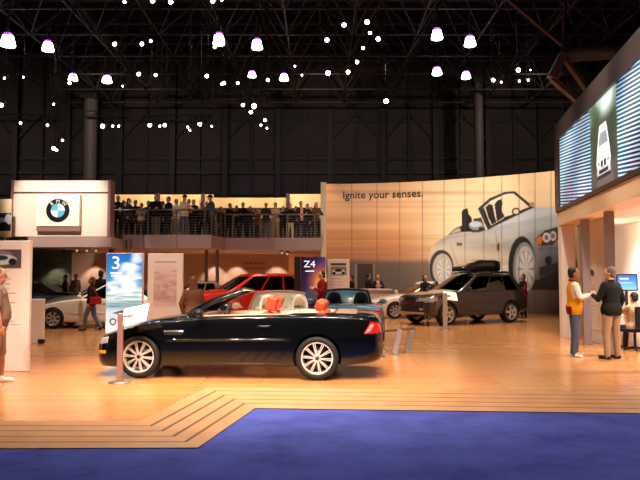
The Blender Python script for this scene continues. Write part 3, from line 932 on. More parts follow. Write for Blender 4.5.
# lights, badge, handle, bumper
pt.poly(Zc([(458, 278), (500, 242), (546, 228), (556, 240), (552, 276), (530, 300), (476, 304)]), (70, 62, 60))
pt.poly(Zc([(462, 278), (480, 262), (492, 272), (484, 300), (470, 298)]), (232, 120, 50))
e4(506, 270, 16, 20, (226, 220, 210)); e4(532, 264, 14, 20, (214, 206, 196)); e4(506, 270, 8, 10, (120, 110, 104)); e4(532, 264, 7, 10, (120, 110, 104))
e4(514, 362, 14, 18, (44, 42, 44)); pt.poly(Zc([(470, 310), (556, 306), (556, 318), (474, 326)]), (110, 110, 114), .7)
pt.poly(Zc([(476, 390), (556, 368), (556, 396), (480, 430)]), (60, 58, 60))
e4(313, 308, 9, 21, (196, 160, 92)); e4(313, 308, 5, 15, (62, 54, 50)); pt.poly(Zc([(146, 290), (168, 292), (168, 303), (148, 303)]), (104, 98, 94))
for a, b in (((300, 240), (318, 372)), ((122, 300), (150, 380))):
    (x0, y0), (x1, y1) = Zc([a, b]); pt.poly([(x0, y0), (x0 + .5, y0), (x1 + .5, y1), (x1, y1)], (120, 110, 104), .7)
for su in (351.7, 377, 399.7, 422.4, 444, 465, 483.8, 501.7, 519, 535, 551):   # joints between printed panels
    pt.mask((.45 - abs(U - su)) * 3 + .2, (96, 74, 58), .6)
pt.blur(1)
mw = thing('mural_wall', 'tall curved display wall printed with a silver open roadster against a sunset blur', 'display wall')
picture('printed_panel', np.stack([Xg, Yg, Zg], -1), pt.a, print_mat('mural_print', .55), mw)
m = MB(); N = 40; rows = []
for z in (0, HM): rows.append([(XM0 + (XM1 - XM0) * i / N, wy(XM0 + (XM1 - XM0) * i / N) + .03, z) for i in range(N + 1)])
rows2 = [[(x, y + .2, z) for x, y, z in r] for r in rows]
m.grid(rows2); m.add([*rows[1], *rows2[1]], [(i, i + 1, N + 2 + i, N + 1 + i) for i in range(N)]); m.add([rows[0][0], rows[1][0], rows2[1][0], rows2[0][0]], [(0, 1, 2, 3)])
m.add([rows[0][-1], rows[1][-1], rows2[1][-1], rows2[0][-1]], [(0, 1, 2, 3)])
m.grid([[(x, y - .025, z) for x, y, z in r] for r in rows])
m.build('wall_core', mat('wall_core', (120, 100, 84), .7), mw)
p0 = on_y(342.5, 198.6, wy(.75) - .03); x_text = p0.x; z_text = p0.z
wpx = (on_y(422.5, 198, 31.2).x - x_text)
tm = text_mesh('Ignite your senses.', 1.0, 'LEFT', 0, .012); tw = max(v.co.x for v in tm.vertices); bpy.data.meshes.remove(tm)
sc = wpx / tw
text_obj('lettering', 'Ignite your senses.', 1.0, lambda x, y, z: (x_text + x * sc, wy(x_text + x * sc) - .03 - (z + .004), z_text + y * sc), mat('ink_black', (20, 14, 12), .6), mw, 'LEFT', .004, .012)
m = MB(); p = on_y(324.5, 183, 31.4); m.box((p.x - .05, 31.5, 3.05), (.26, .3, 6.1)); tag(m.build('end_post', mat('post_cream', (214, 186, 160), .6)), 'pale square post closing the left end of the mural wall', 'post')

# ------------------------------------------------------------------ balcony
ZD = 3.3; ZF = 2.78
YL, YR, YBW = 27.3, 29.4, 33.2
xl0 = on_y(110, 236, YL).x; xl1 = on_y(211, 236, YL).x; xr0 = on_y(225, 238, YR).x; xr1 = on_y(321.5, 238, YR).x
bal = thing('balcony', 'raised viewing gallery with a grey fascia above the car displays', 'balcony')
fas = mat('fascia_mauve', (174, 144, 134), .6); dark_floor = mat('gallery_floor', (90, 70, 60), .7)
m = MB(); m.prism([(xl0, YL), (xl1, YL), (xr0, YR), (xr1, YR), (xr1, YBW - .12), (xl0 - 2.5, YBW - .12), (xl0 - 2.5, YL + .6), (xl0, YL + .6)], ZD - ZF, lambda a, b, t: (a, b, ZF + t)); m.build('deck', fas, bal)
def clad(x0, y0, x1, y1, n):
    for i in range(n):
        a = Vector((x0 + (x1 - x0) * i / n, y0 + (y1 - y0) * i / n, (ZD + ZF) / 2)); b = Vector((x0 + (x1 - x0) * (i + 1) / n, y0 + (y1 - y0) * (i + 1) / n, (ZD + ZF) / 2))
        d = (b - a).normalized() * .015; off = Vector((0, -.03, 0))
        m = MB(); m.bar(a + d + off, b - d + off, .05, ZD - ZF + .04); m.build('fascia_panel', fas, bal)
clad(xl0, YL, xl1, YL, 3); clad(xl1, YL, xr0, YR, 1); clad(xr0, YR, xr1, YR, 4)
cream = mat('lit_cream', (238, 206, 160), .7); edge = mat('dark_edge', (60, 46, 40), .7)
m = MB(); xa, xb_, xc_, xd = on_y(108, 195, YBW).x, on_y(214, 195, YBW).x, on_y(288, 195, YBW).x, on_y(325, 195, YBW).x
for x0, x1, zt_ in ((xa, xb_, 5.72), (xb_, xc_, 5.56), (xc_, xd, 5.74)):
    m.box(((x0 + x1) / 2, YBW - .05, (4.5 + zt_) / 2), (x1 - x0 - .02, .1, zt_ - 4.5))
tag(m.build('wall_gallery', cream), kind='structure')
m = MB(); m.box(((xa + xd) / 2, YBW - .05, (ZD + 4.5) / 2), (xd - xa, .1, 4.5 - ZD)); tag(m.build('wall_gallery_dado', mat('dado_brown', (64, 46, 38), .8)), kind='structure')
gr = thing('wall_rail', 'dark ledge running along the lit cream wall behind the gallery crowd', 'ledge', (0, YBW - .2, 0))
m = MB(); m.box(((xa + xd) / 2, 0, 4.98), (xd - xa, .2, .10)); m.build('ledge', edge, gr)
for u in (158, 203, 288):
    p = on_y(u, 200, YBW - .2); m = MB(); m.box((p.x, -.02, 4.56), (.16, .16, 2.4)); m.build('post', edge, gr)
railm = mat('rail_steel', (112, 100, 95), .35, .7); cablem = mat('cable_steel', (110, 100, 96), .4, .6)
def railing(x0, y0, x1, y1, us, label, y_is):
    t = thing('balcony_railing', label, 'railing')
    a, b = Vector((x0, y0 + .06, ZD)), Vector((x1, y1 + .06, ZD))
    m = MB(); m.tube([a + Vector((0, 0, 1.07)), b + Vector((0, 0, 1.07))], .035, 10); m.build('top_rail', railm, t)
    for i in range(8):
        z = .10 + .115 * i; m = MB(); m.tube([a + Vector((0, 0, z)), b + Vector((0, 0, z))], .009, 6); m.build('cable', cablem, t)
    for s_ in us:
        p = a.lerp(b, s_); m = MB(); m.box((p.x, p.y, ZD + .53), (.06, .06, 1.06)); m.box((p.x, p.y, ZD + .01), (.14, .1, .02)); m.build('post', railm, t)
f = lambda u: (on_y(u, 236, YL).x - xl0) / (xl1 - xl0)
railing(xl0, YL, xl1, YL, [f(119.5), f(147.5), f(176), f(204.5)], 'steel cable railing along the left half of the gallery edge', YL)
railing(xl1, YL, xr0, YR, [.02, .33, .66, .98], 'short angled cable railing joining the two gallery edges', YL)
f = lambda u: (on_y(u, 236, YR).x - xr0) / (xr1 - xr0)
railing(xr0, YR, xr1, YR, [f(233), f(260), f(287.5), f(314.7)], 'steel cable railing along the right half of the gallery edge', YR)
m = MB(); p = on_y(111.5, 190, 27.2); m.box((p.x, 27.32, 2.66), (.16, .2, 5.32)); tag(m.build('gallery_post', mat('post_brown', (112, 86, 72), .6)), 'brown square post between the emblem box and the gallery', 'post')
# columns under the gallery
for u, lb in ((216, 'narrow pale steel column under the angled corner of the gallery'), (205, 'narrow pale steel column under the gallery beside the corner one')):
    p = on_y(u, 260, 29.2); m = MB(); m.box((p.x, 29.6, ZF / 2), (.14, .14, ZF)); tag(m.build('gallery_column', mat('post_mauve', (150, 124, 116), .5)), lb, 'column')
# booth back wall under the gallery
tan = mat('booth_wall', (166, 134, 116), .75, noise=(.6, .06))
m = MB(); m.box((-9.8, 33.4, 1.4), (20.4, .2, 2.8)); tag(m.build('wall_booth', tan), kind='structure')
m = MB(); m.box((on_y(307, 260, 33.2).x, 33.27, 2.05), (1.85, .06, 1.4)); tag(m.build('wall_panel', cream), 'lit cream wall panel behind the dark numbered lightbox', 'wall panel')
# the illegible red line on the booth wall
t = thing('wall_text_panel', 'faint line of dark red lettering low on the wall beyond the red car', 'sign', (0, 33.28, 0))
m = MB()
for i in range(11):
    p = on_y(244 + i * 2.0, 263.2, 33.28)
    for q in range(2): m.box((p.x + .02 * (i % 2), 0, p.z - q * .26), (.075, .01, .10 if (i * 7 + q) % 3 else .15))
m.build('lettering', mat('ink_red', (140, 62, 52), .6), t)

# ------------------------------------------------------------------ emblem box on the left
YE = 25.0
def ex(u): return on_y(u, 210, YE).x
def ez(v): return on_y(60, v, YE).z
bx = thing('emblem_box', 'large white illuminated box sign carrying a round emblem above the left displays', 'sign', (0, YE, 0))
white_box = mat('box_white', (246, 224, 206), .5); frame_m = mat('box_frame', (150, 112, 104), .5)
x0, x1, zt_, zm, zl = ex(12), ex(109), ez(180.5), ez(192.8), ez(236.5)
m = MB(); m.box(((x0 + x1) / 2, .25, (zt_ + zm) / 2 + .02), (x1 - x0 - .1, .5, zt_ - zm - .04)); m.build('upper_panel', white_box, bx)
m = MB(); m.box(((x0 + x1) / 2, .25, (zm + zl) / 2 - .02), (x1 - x0 - .1, .5, zm - zl - .04)); m.build('lower_panel', white_box, bx)
m = MB(); m.box(((x0 + x1) / 2, .28, (zt_ + zl) / 2), (x1 - x0 - .12, .44, zt_ - zl - .02)); m.build('core', frame_m, bx)
for xx in (x0, x1): m = MB(); m.box((xx, .25, (zt_ + zl) / 2), (.1, .56, zt_ - zl + .04)); m.build('side_frame', frame_m, bx)
pc = on_y(60, 210.5, YE); pw = ex(81) - ex(38.5)
m = MB(); m.box((pc.x, -.10, (ez(195) + ez(226.5)) / 2), (pw, .2, ez(195) - ez(226.5))); pl = m.build('emblem_plate', mat('plate_white', (255, 242, 226), .5), bx)
m = MB(); m.box((pc.x, -.08, ez(229)), (pw, .16, ez(226.5) - ez(231.5))); m.build('plate_ledge', frame_m, bx)
cx, cz = pc.x, ez(211); R_ = (ex(71.6) - ex(48.4)) / 2
em = roundel(pl, lambda a, b, t: (cx + a, -.20 - t, cz + b), R_, True)
for ch, an in (('B', 132), ('M', 90), ('W', 48)):
    a = math.radians(an); rr_ = R_ * .80; ca, sa = math.cos(a - PI / 2), math.sin(a - PI / 2)
    text_obj('letter', ch, R_ * .42, lambda x, y, z: (cx + rr_ * math.cos(a) + (x * ca - (y - R_ * .15) * sa), -.216 - z, cz + rr_ * math.sin(a) + (x * sa + (y - R_ * .15) * ca)), mat('badge_white', (240, 240, 240), .4), em)
m = MB(); m.box((ex(70), YE + 1.05, ez(242)), (ex(111) - ex(28), 2.1, ez(237) - ez(247))); tag(m.build('sign_soffit', fas), 'grey mauve bulkhead carrying the white emblem box', 'bulkhead')
m = MB(); m.box((ex(112) + .1, YE + 2.0, ez(236) / 2), (.12, .12, ez(236))); tag(m.build('sign_post', mat('post_mauve', (150, 124, 116), .5)), 'thin post under the right end of the emblem box', 'post')
# picture panel left of the emblem box
pb = thing('photo_panel', 'cream panel with a dark blue car photo, left of the emblem box', 'sign', (0, 24.2, 0))
q0, q1 = on_y(-40, 199, 24.2), on_y(10.5, 237, 24.2)
m = MB(); m.box(((q0.x + q1.x) / 2, .04, (q0.z + q1.z) / 2), (q1.x - q0.x, .06, q0.z - q1.z)); m.build('board', mat('panel_cream', (246, 220, 176), .6), pb)
ww, hh = q1.x - q0.x, on_y(0, 213, 24.2).z - on_y(0, 231, 24.2).z
X, Y, _ = flat_grid(1, 1, 80, 40, lambda X, Y: None)
q = Paint(X, Y); q.fill((30, 36, 60)); q.ell(.55, .55, .4, .3, (50, 60, 92), .9); q.ell(.80, .42, .10, .16, (150, 160, 186)); q.ell(.95, .35, .07, .3, (214, 214, 220)); q.ell(.86, .7, .1, .2, (18, 18, 26)); q.ell(.72, .5, .03, .08, (220, 220, 224))
picture('photo_print', np.stack([q0.x + X * ww, -.0 * X + .0, on_y(0, 213, 24.2).z - Y * hh], -1), q.a, print_mat('photo_a'), pb)
m = MB(); m.tube([(q0.x + .5, .05, 0), (q0.x + .5, .05, q1.z)], .05, 10); m.tube([(q1.x - .25, .05, 0), (q1.x - .25, .05, q1.z)], .05, 10); m.build('support', frame_m, pb)
# painted backdrop under the emblem box and track lights
bp = thing('backdrop_picture', 'dark green landscape picture hung on the wall behind the white cars', 'picture', (0, 33.2, 0))
q0, q1 = on_y(32, 253, 33.2), on_y(69.5, 291, 33.2)
X, Y, _ = flat_grid(1, 1, 70, 60, lambda X, Y: None)
q = Paint(X, Y); q.a = ramp(Y, [0, .5, 1], [(66, 74, 62), (78, 84, 70), (60, 58, 48)]) / 255.0
for _ in range(60): q.ell(rs.rand(), rs.rand(), rs.uniform(.03, .14), rs.uniform(.02, .08), [(52, 66, 54), (104, 108, 88), (44, 50, 40), (86, 70, 54)][rs.randint(4)], .5, .6)
picture('canvas', np.stack([q0.x + X * (q1.x - q0.x), 0 * X, q0.z - Y * (q0.z - q1.z)], -1), q.a, print_mat('photo_b'), bp)
m = MB(); m.box(((q0.x + q1.x) / 2, .035, (q0.z + q1.z) / 2), (q1.x - q0.x + .1, .06, q0.z - q1.z + .1)); m.build('frame', edge, bp)
for i, (u, v, yy) in enumerate(((78, 249, 26.5), (88, 249, 26.5), (97, 249, 26.5), (282, 251.5, 30.5), (287.5, 252.5, 30.5))):
    p = on_y(u, v, yy); t = thing('track_light', ('leftmost', 'middle', 'rightmost')[i] + ' of three black track spots under the emblem box bulkhead' if i < 3 else ('left' if i == 3 else 'right') + ' of two lit track spots under the gallery by the dark lightbox', 'light', p, group='track spots under the soffits')
    top = (ez(247) if i < 3 else ZF) - p.z
    b = MB(); b.tube([(0, 0, top), (0, 0, .06)], .02, 8); b.build('stem', edge, t)
    b = MB(); b.tube([(0, .08, .08), (0, -.10, -.06)], [.06, .075], 12); b.build('housing', edge, t)
    b = MB(); b.ell((0, -.11, -.065), (.055, .03, .055), 10, 7); b.build('lens', mat('warm_lens', (255, 230, 190), .5, emit=(255, 226, 180), es=0.2 if i < 3 else 6), t)
# ------------------------------------------------------------------ paints
def paint(name, col, rough=.22, metal=0.0): return mat(name, col, rough, metal, 1.0)
alu = mat('rim_alloy', (206, 198, 188), .35, .35); alu2 = mat('rim_bright', (236, 228, 218), .28, .35)
chrome = mat('chrome', (225, 225, 225), .12, 1.0)
lampw = mat('lamp_clear', (214, 208, 200), .12, .5, 1.0); lampr = mat('lamp_red', (196, 24, 18), .2, 0, 1.0); lampa = mat('lamp_amber', (244, 136, 30), .2, 0, 1.0)
blackp = mat('black_plastic', (18, 17, 18), .5)
darkglass = glass_mat('tinted_glass', (96, 104, 100), .35)
clearglass = glass_mat('clear_glass', (226, 238, 230), .12)

def windshield(root, bd, base, top, glass, fm, r=.03):
    """base/top: (x centre, sweep back at the corner, half width, z at centre, z at corner)"""
    def pt_(e, a):
        x, swp, w, zc, zk = e
        return Vector((x - swp * a * a, w * a, zc + (zk - zc) * a * a))
    n = 13; rows = []
    for j in range(7):
        t = j / 6; rows.append([pt_(base, -1 + 2 * i / (n - 1)).lerp(pt_(top, -1 + 2 * i / (n - 1)), t) + Vector((.03 * math.sin(PI * t), 0, .03 * math.sin(PI * t))) for i in range(n)])
    m = MB(); m.grid(rows); m.build('windshield', glass, root)
    for a in (-1, 1):
        m = MB(); m.tube([r_[0 if a < 0 else -1] for r_ in rows], [r * 1.35] + [r] * 6, 10); m.build('windshield_pillar', fm, root)
    m = MB(); m.tube(rows[-1], r, 10); m.build('windshield_header', fm, root)

def car_seat(root, x, y, z, m_seat, m_head, hoop=None):
    s = MB(); R = Matrix.Rotation(-.28, 3, 'Y')
    s.box((x + .24, y, z), (.52, .48, .18)); s.box((x - .06, y, z + .33), (.16, .48, .62), R)
    so = s.build('seat', m_seat, root, bevel=.05)
    h = MB(); h.box((x - .19, y, z + .76), (.16, .28, .20), R); h.box((x - .15, y, z + .64), (.03, .14, .10), R)
    h.build('headrest', m_head, so, bevel=.045)
    return so

# ------------------------------------------------------------------ black convertible
m3tab = [(2.135, .54, .50, .25, .44), (2.10, .60, .555, .20, .60), (2.0, .665, .61, .165, .74), (1.87, .715, .655, .16, .81), (1.6, .80, .74, .16, .865), (1.365, .865, .80, .17, .888),
         (1.0, .925, .862, .185, .882), (.55, .975, .905, .19, .875), (0, .985, .93, .19, .875), (-.7, .995, .945, .19, .878), (-1.1, 1.0, .95, .19, .886), (-1.365, 1.005, .952, .19, .893), (-1.7, 1.01, .945, .21, .875), (-2.0, 1.005, .925, .235, .83), (-2.2, .985, .90, .26, .765), (-2.30, .94, .86, .29, .69), (-2.355, .84, .78, .33, .58)]
black = mat('black_paint', (5, 6, 11), .20, 0, .9, spec=.2); black.node_tree.nodes['Principled BSDF'].inputs['Coat Roughness'].default_value = .012
cream_l = mat('cream_leather', (236, 214, 188), .55); orange_l = mat('orange_leather', (184, 62, 24), .55)
tub = MB(); tub.prism([(.48, .60), (.48, -.60), (-.2, -.68), (-.92, -.68), (-.98, -.54), (-1.52, -.54), (-1.60, -.40), (-1.60, .40), (-1.52, .54), (-.98, .54), (-.92, .68), (-.2, .68)], 1.0, lambda a, b, t: (a, b, .42 + t))
wf, wr_ = on_z(138, 378.6), on_z(317, 380.6)
SCM = (wf - wr_).length / 2.73
yawM = math.atan2(wf.y - wr_.y, wf.x - wr_.x)
dirM = Vector((math.cos(yawM), math.sin(yawM), 0)); leftM = Vector((-dirM.y, dirM.x, 0))
cM = (wf + wr_) / 2 - leftM * .87 * SCM
M3, bd = car('convertible_car', 'black open convertible with orange headrests parked nearest on the wood floor', 'car', m3tab, cM, yawM, black,
             dict(r=.328, rr=.242, w=.235, style=(10, .15, .013), m=alu2), (1.365, -1.365),
             dict(hood=(.56, 1.98), trunk=(-2.25, -1.66), fb=1.74, rb=-1.88, doors=[(-.86, .50)], tubmat=cream_l, nst=72, ra=.362), tub=tub, scale=SCM)
windshield(M3, bd, (.84, .26, .685, .985, .955), (-.06, .10, .56, 1.345, 1.315), clearglass, black, .028)
for sg in (1, -1):
    car_seat(M3, -.42, sg * .36, .36, orange_l, orange_l)
    patch_side(bd, [(1.93, .615), (2.055, .565), (2.045, .465), (1.90, .50)][::-1] if False else [(1.86, .66), (2.06, .575), (2.055, .50), (1.875, .53)], lampw, 'headlight', M3, sg, .008, 8, 5)
    patch_side(bd, [(1.90, .415), (2.07, .41), (2.07, .36), (1.90, .365)], lampa, 'indicator_lamp', M3, sg, .010)
    tl = patch_side(bd, [(-2.06, .69), (-2.17, .875), (-2.31, .83), (-2.343, .69)], lampr, 'taillight', M3, sg, .008)
    patch_side(bd, [(-2.085, .70), (-2.18, .855), (-2.235, .84), (-2.17, .70)], lampw, 'reversing_lamp', tl, sg, .012, 6, 4)
    patch_side(bd, [(.66, .735), (.98, .735), (.96, .665), (.70, .665)], blackp, 'side_gill', M3, sg, .006)
    patch_side(bd, [(.68, .728), (.97, .728), (.965, .714), (.69, .714)], chrome, 'gill_trim', M3, sg, .012)
    patch_side(bd, [(.92, .60), (-.95, .62), (-.95, .585), (.92, .565)], black, 'rub_strip', M3, sg, .014, 20, 3)
    handle(M3, bd, -.56, .80, sg, black); mirror_part(M3, .40, sg * .90, 1.0, black, sg)
    ex_ = MB()
    for d in (.30, .40): ex_.lathe([(.03, -2.40), (.036, -2.40), (.036, -2.2), (.03, -2.2)], 16, 'x', (0, sg * d, .30), close=True)
    ex_.build('exhaust_tip', chrome, M3)
    # kidney grille
    patch_end(bd, [(sg * .04, .56), (sg * .20, .555), (sg * .18, .45), (sg * .05, .45)], chrome, 'grille', M3, 1, .012)
for sg in (1, -1):   # rear seats
    s = MB(); R = Matrix.Rotation(-.3, 3, 'Y'); s.box((-1.10, sg * .27, .60), (.42, .48, .16)); s.box((-1.38, sg * .27, .80), (.14, .48, .44), R); so = s.build('rear_seat', orange_l, M3, bevel=.04)
    h = MB(); h.box((-1.38, sg * .25, 1.085), (.17, .27, .18), R); h.build('headrest', orange_l, so, bevel=.05)
d = MB(); d.box((.40, 0, .80), (.34, 1.16, .22)); d.box((.30, .36, .93), (.2, .34, .08)); d.build('dashboard', mat('dash_dark', (34, 30, 28), .6), M3, bevel=.04)
d = MB(); R = Matrix.Rotation(-.45, 3, 'Y'); cw = Vector((.13, .36, .93))
d.tube([cw + R @ Vector((0, .185 * math.cos(a), .185 * math.sin(a))) for a in [2 * PI * i / 24 for i in range(25)]], .016, 8, caps=False)
for a in (.3, PI - .3, -PI / 2): d.bar(cw, cw + R @ Vector((0, .18 * math.cos(a), .18 * math.sin(a))), .03, .02)
d.build('steering_wheel', blackp, M3)
m = MB(); rows = [[(x, y, bd.top_z(x, y) + (.010 if abs(y) < .6 and -1.96 < x < -1.63 else -.02)) for y in np.linspace(-.64, .64, 15)] for x in np.linspace(-1.99, -1.60, 9)]
m.grid(rows); m.build('tonneau_cover', mat('tonneau_tan', (110, 82, 66), .7), M3)
for sg in (1, -1):
    m = MB(); rows = [[(x, sg * yy, bd.top_z(x, yy) + .008) for yy in np.linspace(.665, .745, 4)] for x in np.linspace(.40, -.86, 14)]; m.grid(rows)
    m.build('door_sill_pad', mat('sill_tan', (172, 136, 110), .6), M3)
pw_ = patch_end(bd, [(-.45, .36), (.45, .36), (.40, .26), (-.40, .26)], blackp, 'air_intake', M3, 1, .012)
roundel(M3, lambda a, b, t: (bd.front_x(0, .60) - .012 + t, a, .575 + b), .035)

# ------------------------------------------------------------------ roadsters standing behind it
rdtab = [(2.0, .55, .5, .25, .45), (1.95, .62, .57, .2, .62), (1.8, .70, .64, .18, .77), (1.25, .82, .76, .17, .86), (.6, .90, .84, .18, .84), (0, .92, .87, .19, .84), (-.7, .94, .89, .19, .855), (-1.2, .95, .90, .19, .88), (-1.6, .95, .89, .22, .86), (-1.9, .93, .86, .27, .78), (-2.03, .86, .80, .33, .66), (-2.07, .74, .70, .38, .55)]
def roadster(label, u, y, yaw, pm, lm, hm, fm, cat='car'):
    tub = MB(); tub.prism([(.35, .58), (.35, -.58), (-.82, -.62), (-.82, .62)], 1.0, lambda a, b, t: (a, b, .42 + t))
    p = on_y(u, 300, y)
    root, bd = car('roadster_car', label, cat, rdtab, (p.x, y, 0), yaw, pm, dict(r=.315, rr=.22, w=.22, style=(5, 0, .06), m=alu), (1.24, -1.24),
                   dict(hood=(.5, 1.85), trunk=(-1.95, -1.0), fb=1.65, rb=-1.6, doors=[(-.75, .4)], tubmat=lm, nst=48), tub=tub, group='open roadsters parked behind the black convertible')
    windshield(root, bd, (.70, .25, .66, .90, .87), (.02, .08, .54, 1.27, 1.23), clearglass, fm, .03)
    for sg in (1, -1):
        car_seat(root, -.42, sg * .34, .33, lm, lm)
        h = MB(); h.tube([(-.86, sg * .34 + .15 * math.cos(a) * (1.05 if a < PI / 2 else 1.05), .86 + .34 * math.sin(a) ** .6) for a in [PI * i / 16 for i in range(17)]], .034, 10); h.build('roll_hoop', hm, root)
        patch_side(bd, [(-1.86, .70), (-1.86, .84), (-2.03, .80), (-2.035, .66)], lampr, 'taillight', root, sg, .012)
        patch_end(bd, [(sg * .42, .82), (sg * .60, .80), (sg * .60, .66), (sg * .42, .68)], lampr, 'taillight', root, -1, .012)
        patch_side(bd, [(1.72, .66), (1.9, .60), (1.9, .50), (1.72, .54)], lampw, 'headlight', root, sg, .008)
        mirror_part(root, .30, sg * .86, .94, pm, sg); handle(root, bd, -.5, .76, sg, chrome)
    return root, bd
roadster('cream open roadster seen from behind with white roll hoops, hidden below by the black convertible', 280, 15.0, PI / 2 + .15, paint('cream_paint', (244, 228, 204), .25), cream_l, mat('hoop_white', (240, 230, 222), .3, .3), mat('frame_beige', (212, 184, 158), .35, .4))
roadster('blue open roadster with black roll hoops parked right of the red-jacketed man', 347, 17.6, PI / 2 - .02, paint('blue_paint', (96, 136, 164), .22), mat('dark_leather', (40, 36, 36), .6), blackp, blackp)

# ------------------------------------------------------------------ off-road estates
suvtab = [(2.26, .82, .74, .42, .48), (2.21, .95, .86, .35, .68), (2.08, 1.02, .93, .31, .82), (1.75, 1.08, .99, .30, .90), (1.41, 1.12, 1.03, .30, .935), (.9, 1.17, 1.07, .30, .93), (.5, 1.19, 1.09, .30, .925), (-.5, 1.20, 1.10, .30, .93), (-1.41, 1.21, 1.12, .32, .935), (-2.0, 1.20, 1.10, .36, .91), (-2.22, 1.14, 1.04, .42, .86), (-2.34, 1.0, .92, .46, .76), (-2.37, .86, .80, .5, .68)]
suvgh = dict(xf=(.95, -.02), xr=(-2.24, -1.88), z=(1.11, 1.665), w=(.845, .64), side=[(.06, .36), (.385, .665), (.69, .90)], dome=.05, seats=(-.15, -1.05))
def suv(label, loc, yaw, pm, lm, low, face=True, roof_rack=True):
    root, bd = car('suv_car', label, 'car', suvtab, loc, yaw, pm, dict(r=.368, rr=.255, w=.26, style=(5, .0, .075), m=alu), (1.41, -1.41),
                   dict(hood=(.9, 2.1), trunk=(-2.3, -2.1), fb=1.80, rb=-1.86, doors=[(.70, -.32)[::-1], (-1.28, -.34)], tubmat=blackp, nst=56, ra=.41), gh=suvgh, glass=darkglass)
    for sg in (1, -1):
        patch_side(bd, [(1.90, .95), (2.20, .90), (2.20, .76), (1.95, .78)], lampw, 'headlight', root, sg, .010)
        patch_end(bd, [(sg * .40, .90), (sg * .72, .89), (sg * .72, .79), (sg * .42, .80)], lampw, 'headlight', root, 1, .012)
        patch_side(bd, [(1.80, .93), (1.90, .93), (1.93, .80), (1.84, .80)], lampa, 'indicator_lamp', root, sg, .010)
        patch_end(bd, [(sg * .03, .94), (sg * .27, .93), (sg * .24, .76), (sg * .04, .76)], chrome, 'grille', root, 1, .015)
        patch_end(bd, [(sg * .055, .92), (sg * .245, .91), (sg * .22, .775), (sg * .06, .775)], blackp, 'grille_insert', root, 1, .024)
        patch_end(bd, [(sg * .48, .58), (sg * .66, .58), (sg * .64, .50), (sg * .50, .50)], lampw, 'fog_lamp', root, 1, .018)
        patch_side(bd, [(-2.08, .95), (-2.08, 1.08), (-2.30, 1.0), (-2.32, .78)], lampr, 'taillight', root, sg, .012)
        patch_side(bd, [(1.0, .40), (-1.0, .42), (-1.0, .33), (1.0, .31)], low, 'sill_guard', root, sg, .02, 20, 3)
        patch_side(bd, [(1.0, .74), (-1.0, .75), (-1.0, .70), (1.0, .69)], pm, 'rub_strip', root, sg, .012, 20, 3)
        for x in (-.22, -1.16): handle(root, bd, x, .97, sg, pm)
        mirror_part(root, .60, sg * .93, 1.2, pm, sg)
        if roof_rack:
            m = MB(); m.tube([(-.15, sg * .58, 1.66), (-.22, sg * .58, 1.735), (-1.75, sg * .585, 1.735), (-1.85, sg * .585, 1.66)], .022, 8); m.build('roof_rail', blackp, root)
    patch_end(bd, [(-.62, .66), (.62, .66), (.58, .46), (-.58, .46)], blackp, 'air_intake', root, 1, .012)
    patch_end(bd, [(-.70, .44), (.70, .44), (.66, .37), (-.66, .37)], mat('skid_plate', (190, 176, 160), .4, .6), 'skid_plate', root, 1, .02)
    roundel(root, lambda a, b, t: (bd.front_x(0, .985) - .02 + t, a, .985 + b), .04)
    return root, bd
grey_p = paint('bronze_grey_paint', (64, 54, 52), .22, .3); red_p = paint('red_paint', (198, 32, 18), .2)
lowtrim = mat('low_trim', (58, 50, 46), .5)
yawG = math.atan2(-.49, -.87)
wfn = on_z(446, 325.6); cG = wfn - Matrix.Rotation(yawG, 3, 'Z') @ Vector((1.41, .80, 0))
G, gbd = suv('dark bronze grey off-road estate with a cargo box on its roof, before the mural wall', cG, yawG, grey_p, None, lowtrim)
m = MB()
for x in (-.45, -1.45): m.box((x, 0, 1.765), (.06, 1.30, .035))
m.build('roof_bar', blackp, G)
rb_ = thing('roof_box', 'long glossy dark brown cargo box lying on the grey off-road estate', 'cargo box', cG + Vector((0, 0, 1.783)), yawG)
secs = []
for i in range(15):
    t = i / 14; x = .30 - 1.85 * t; wv = .36 * (min(1, t / .12) ** .5 * .5 + .5) * (1 if t < .9 else 1 - (t - .9) * 2); hv = .42 * (.25 + .75 * min(1, t / .5) ** .8) * (1 if t < .93 else .93)
    secs.append([(x, wv * math.copysign(abs(math.cos(a)) ** .5, math.cos(a)), hv * (.5 + .5 * math.copysign(abs(math.sin(a)) ** .5, math.sin(a)))) for a in [2 * PI * k / 24 for k in range(24)]])
def half(z0, z1, nm, mt):
    m = MB(); vs = [(x, y, min(max(z, z0), z1)) for s_ in secs for x, y, z in s_]; n = 24
    m.add(vs, [(i * n + k, i * n + (k + 1) % n, (i + 1) * n + (k + 1) % n, (i + 1) * n + k) for i in range(14) for k in range(n)] + [tuple(range(n)), tuple(range(14 * n, 15 * n))])
    m.build(nm, mt, rb_)
half(0, .13, 'base_shell', blackp); half(.132, .6, 'lid', paint('box_brown', (44, 34, 32), .18))
suv('bright red off-road estate parked beyond the black convertible', Vector((on_y(243, 300, 23.3).x, 23.3, 0)), math.atan2(-.50, -.866), red_p, None, lowtrim, roof_rack=False)

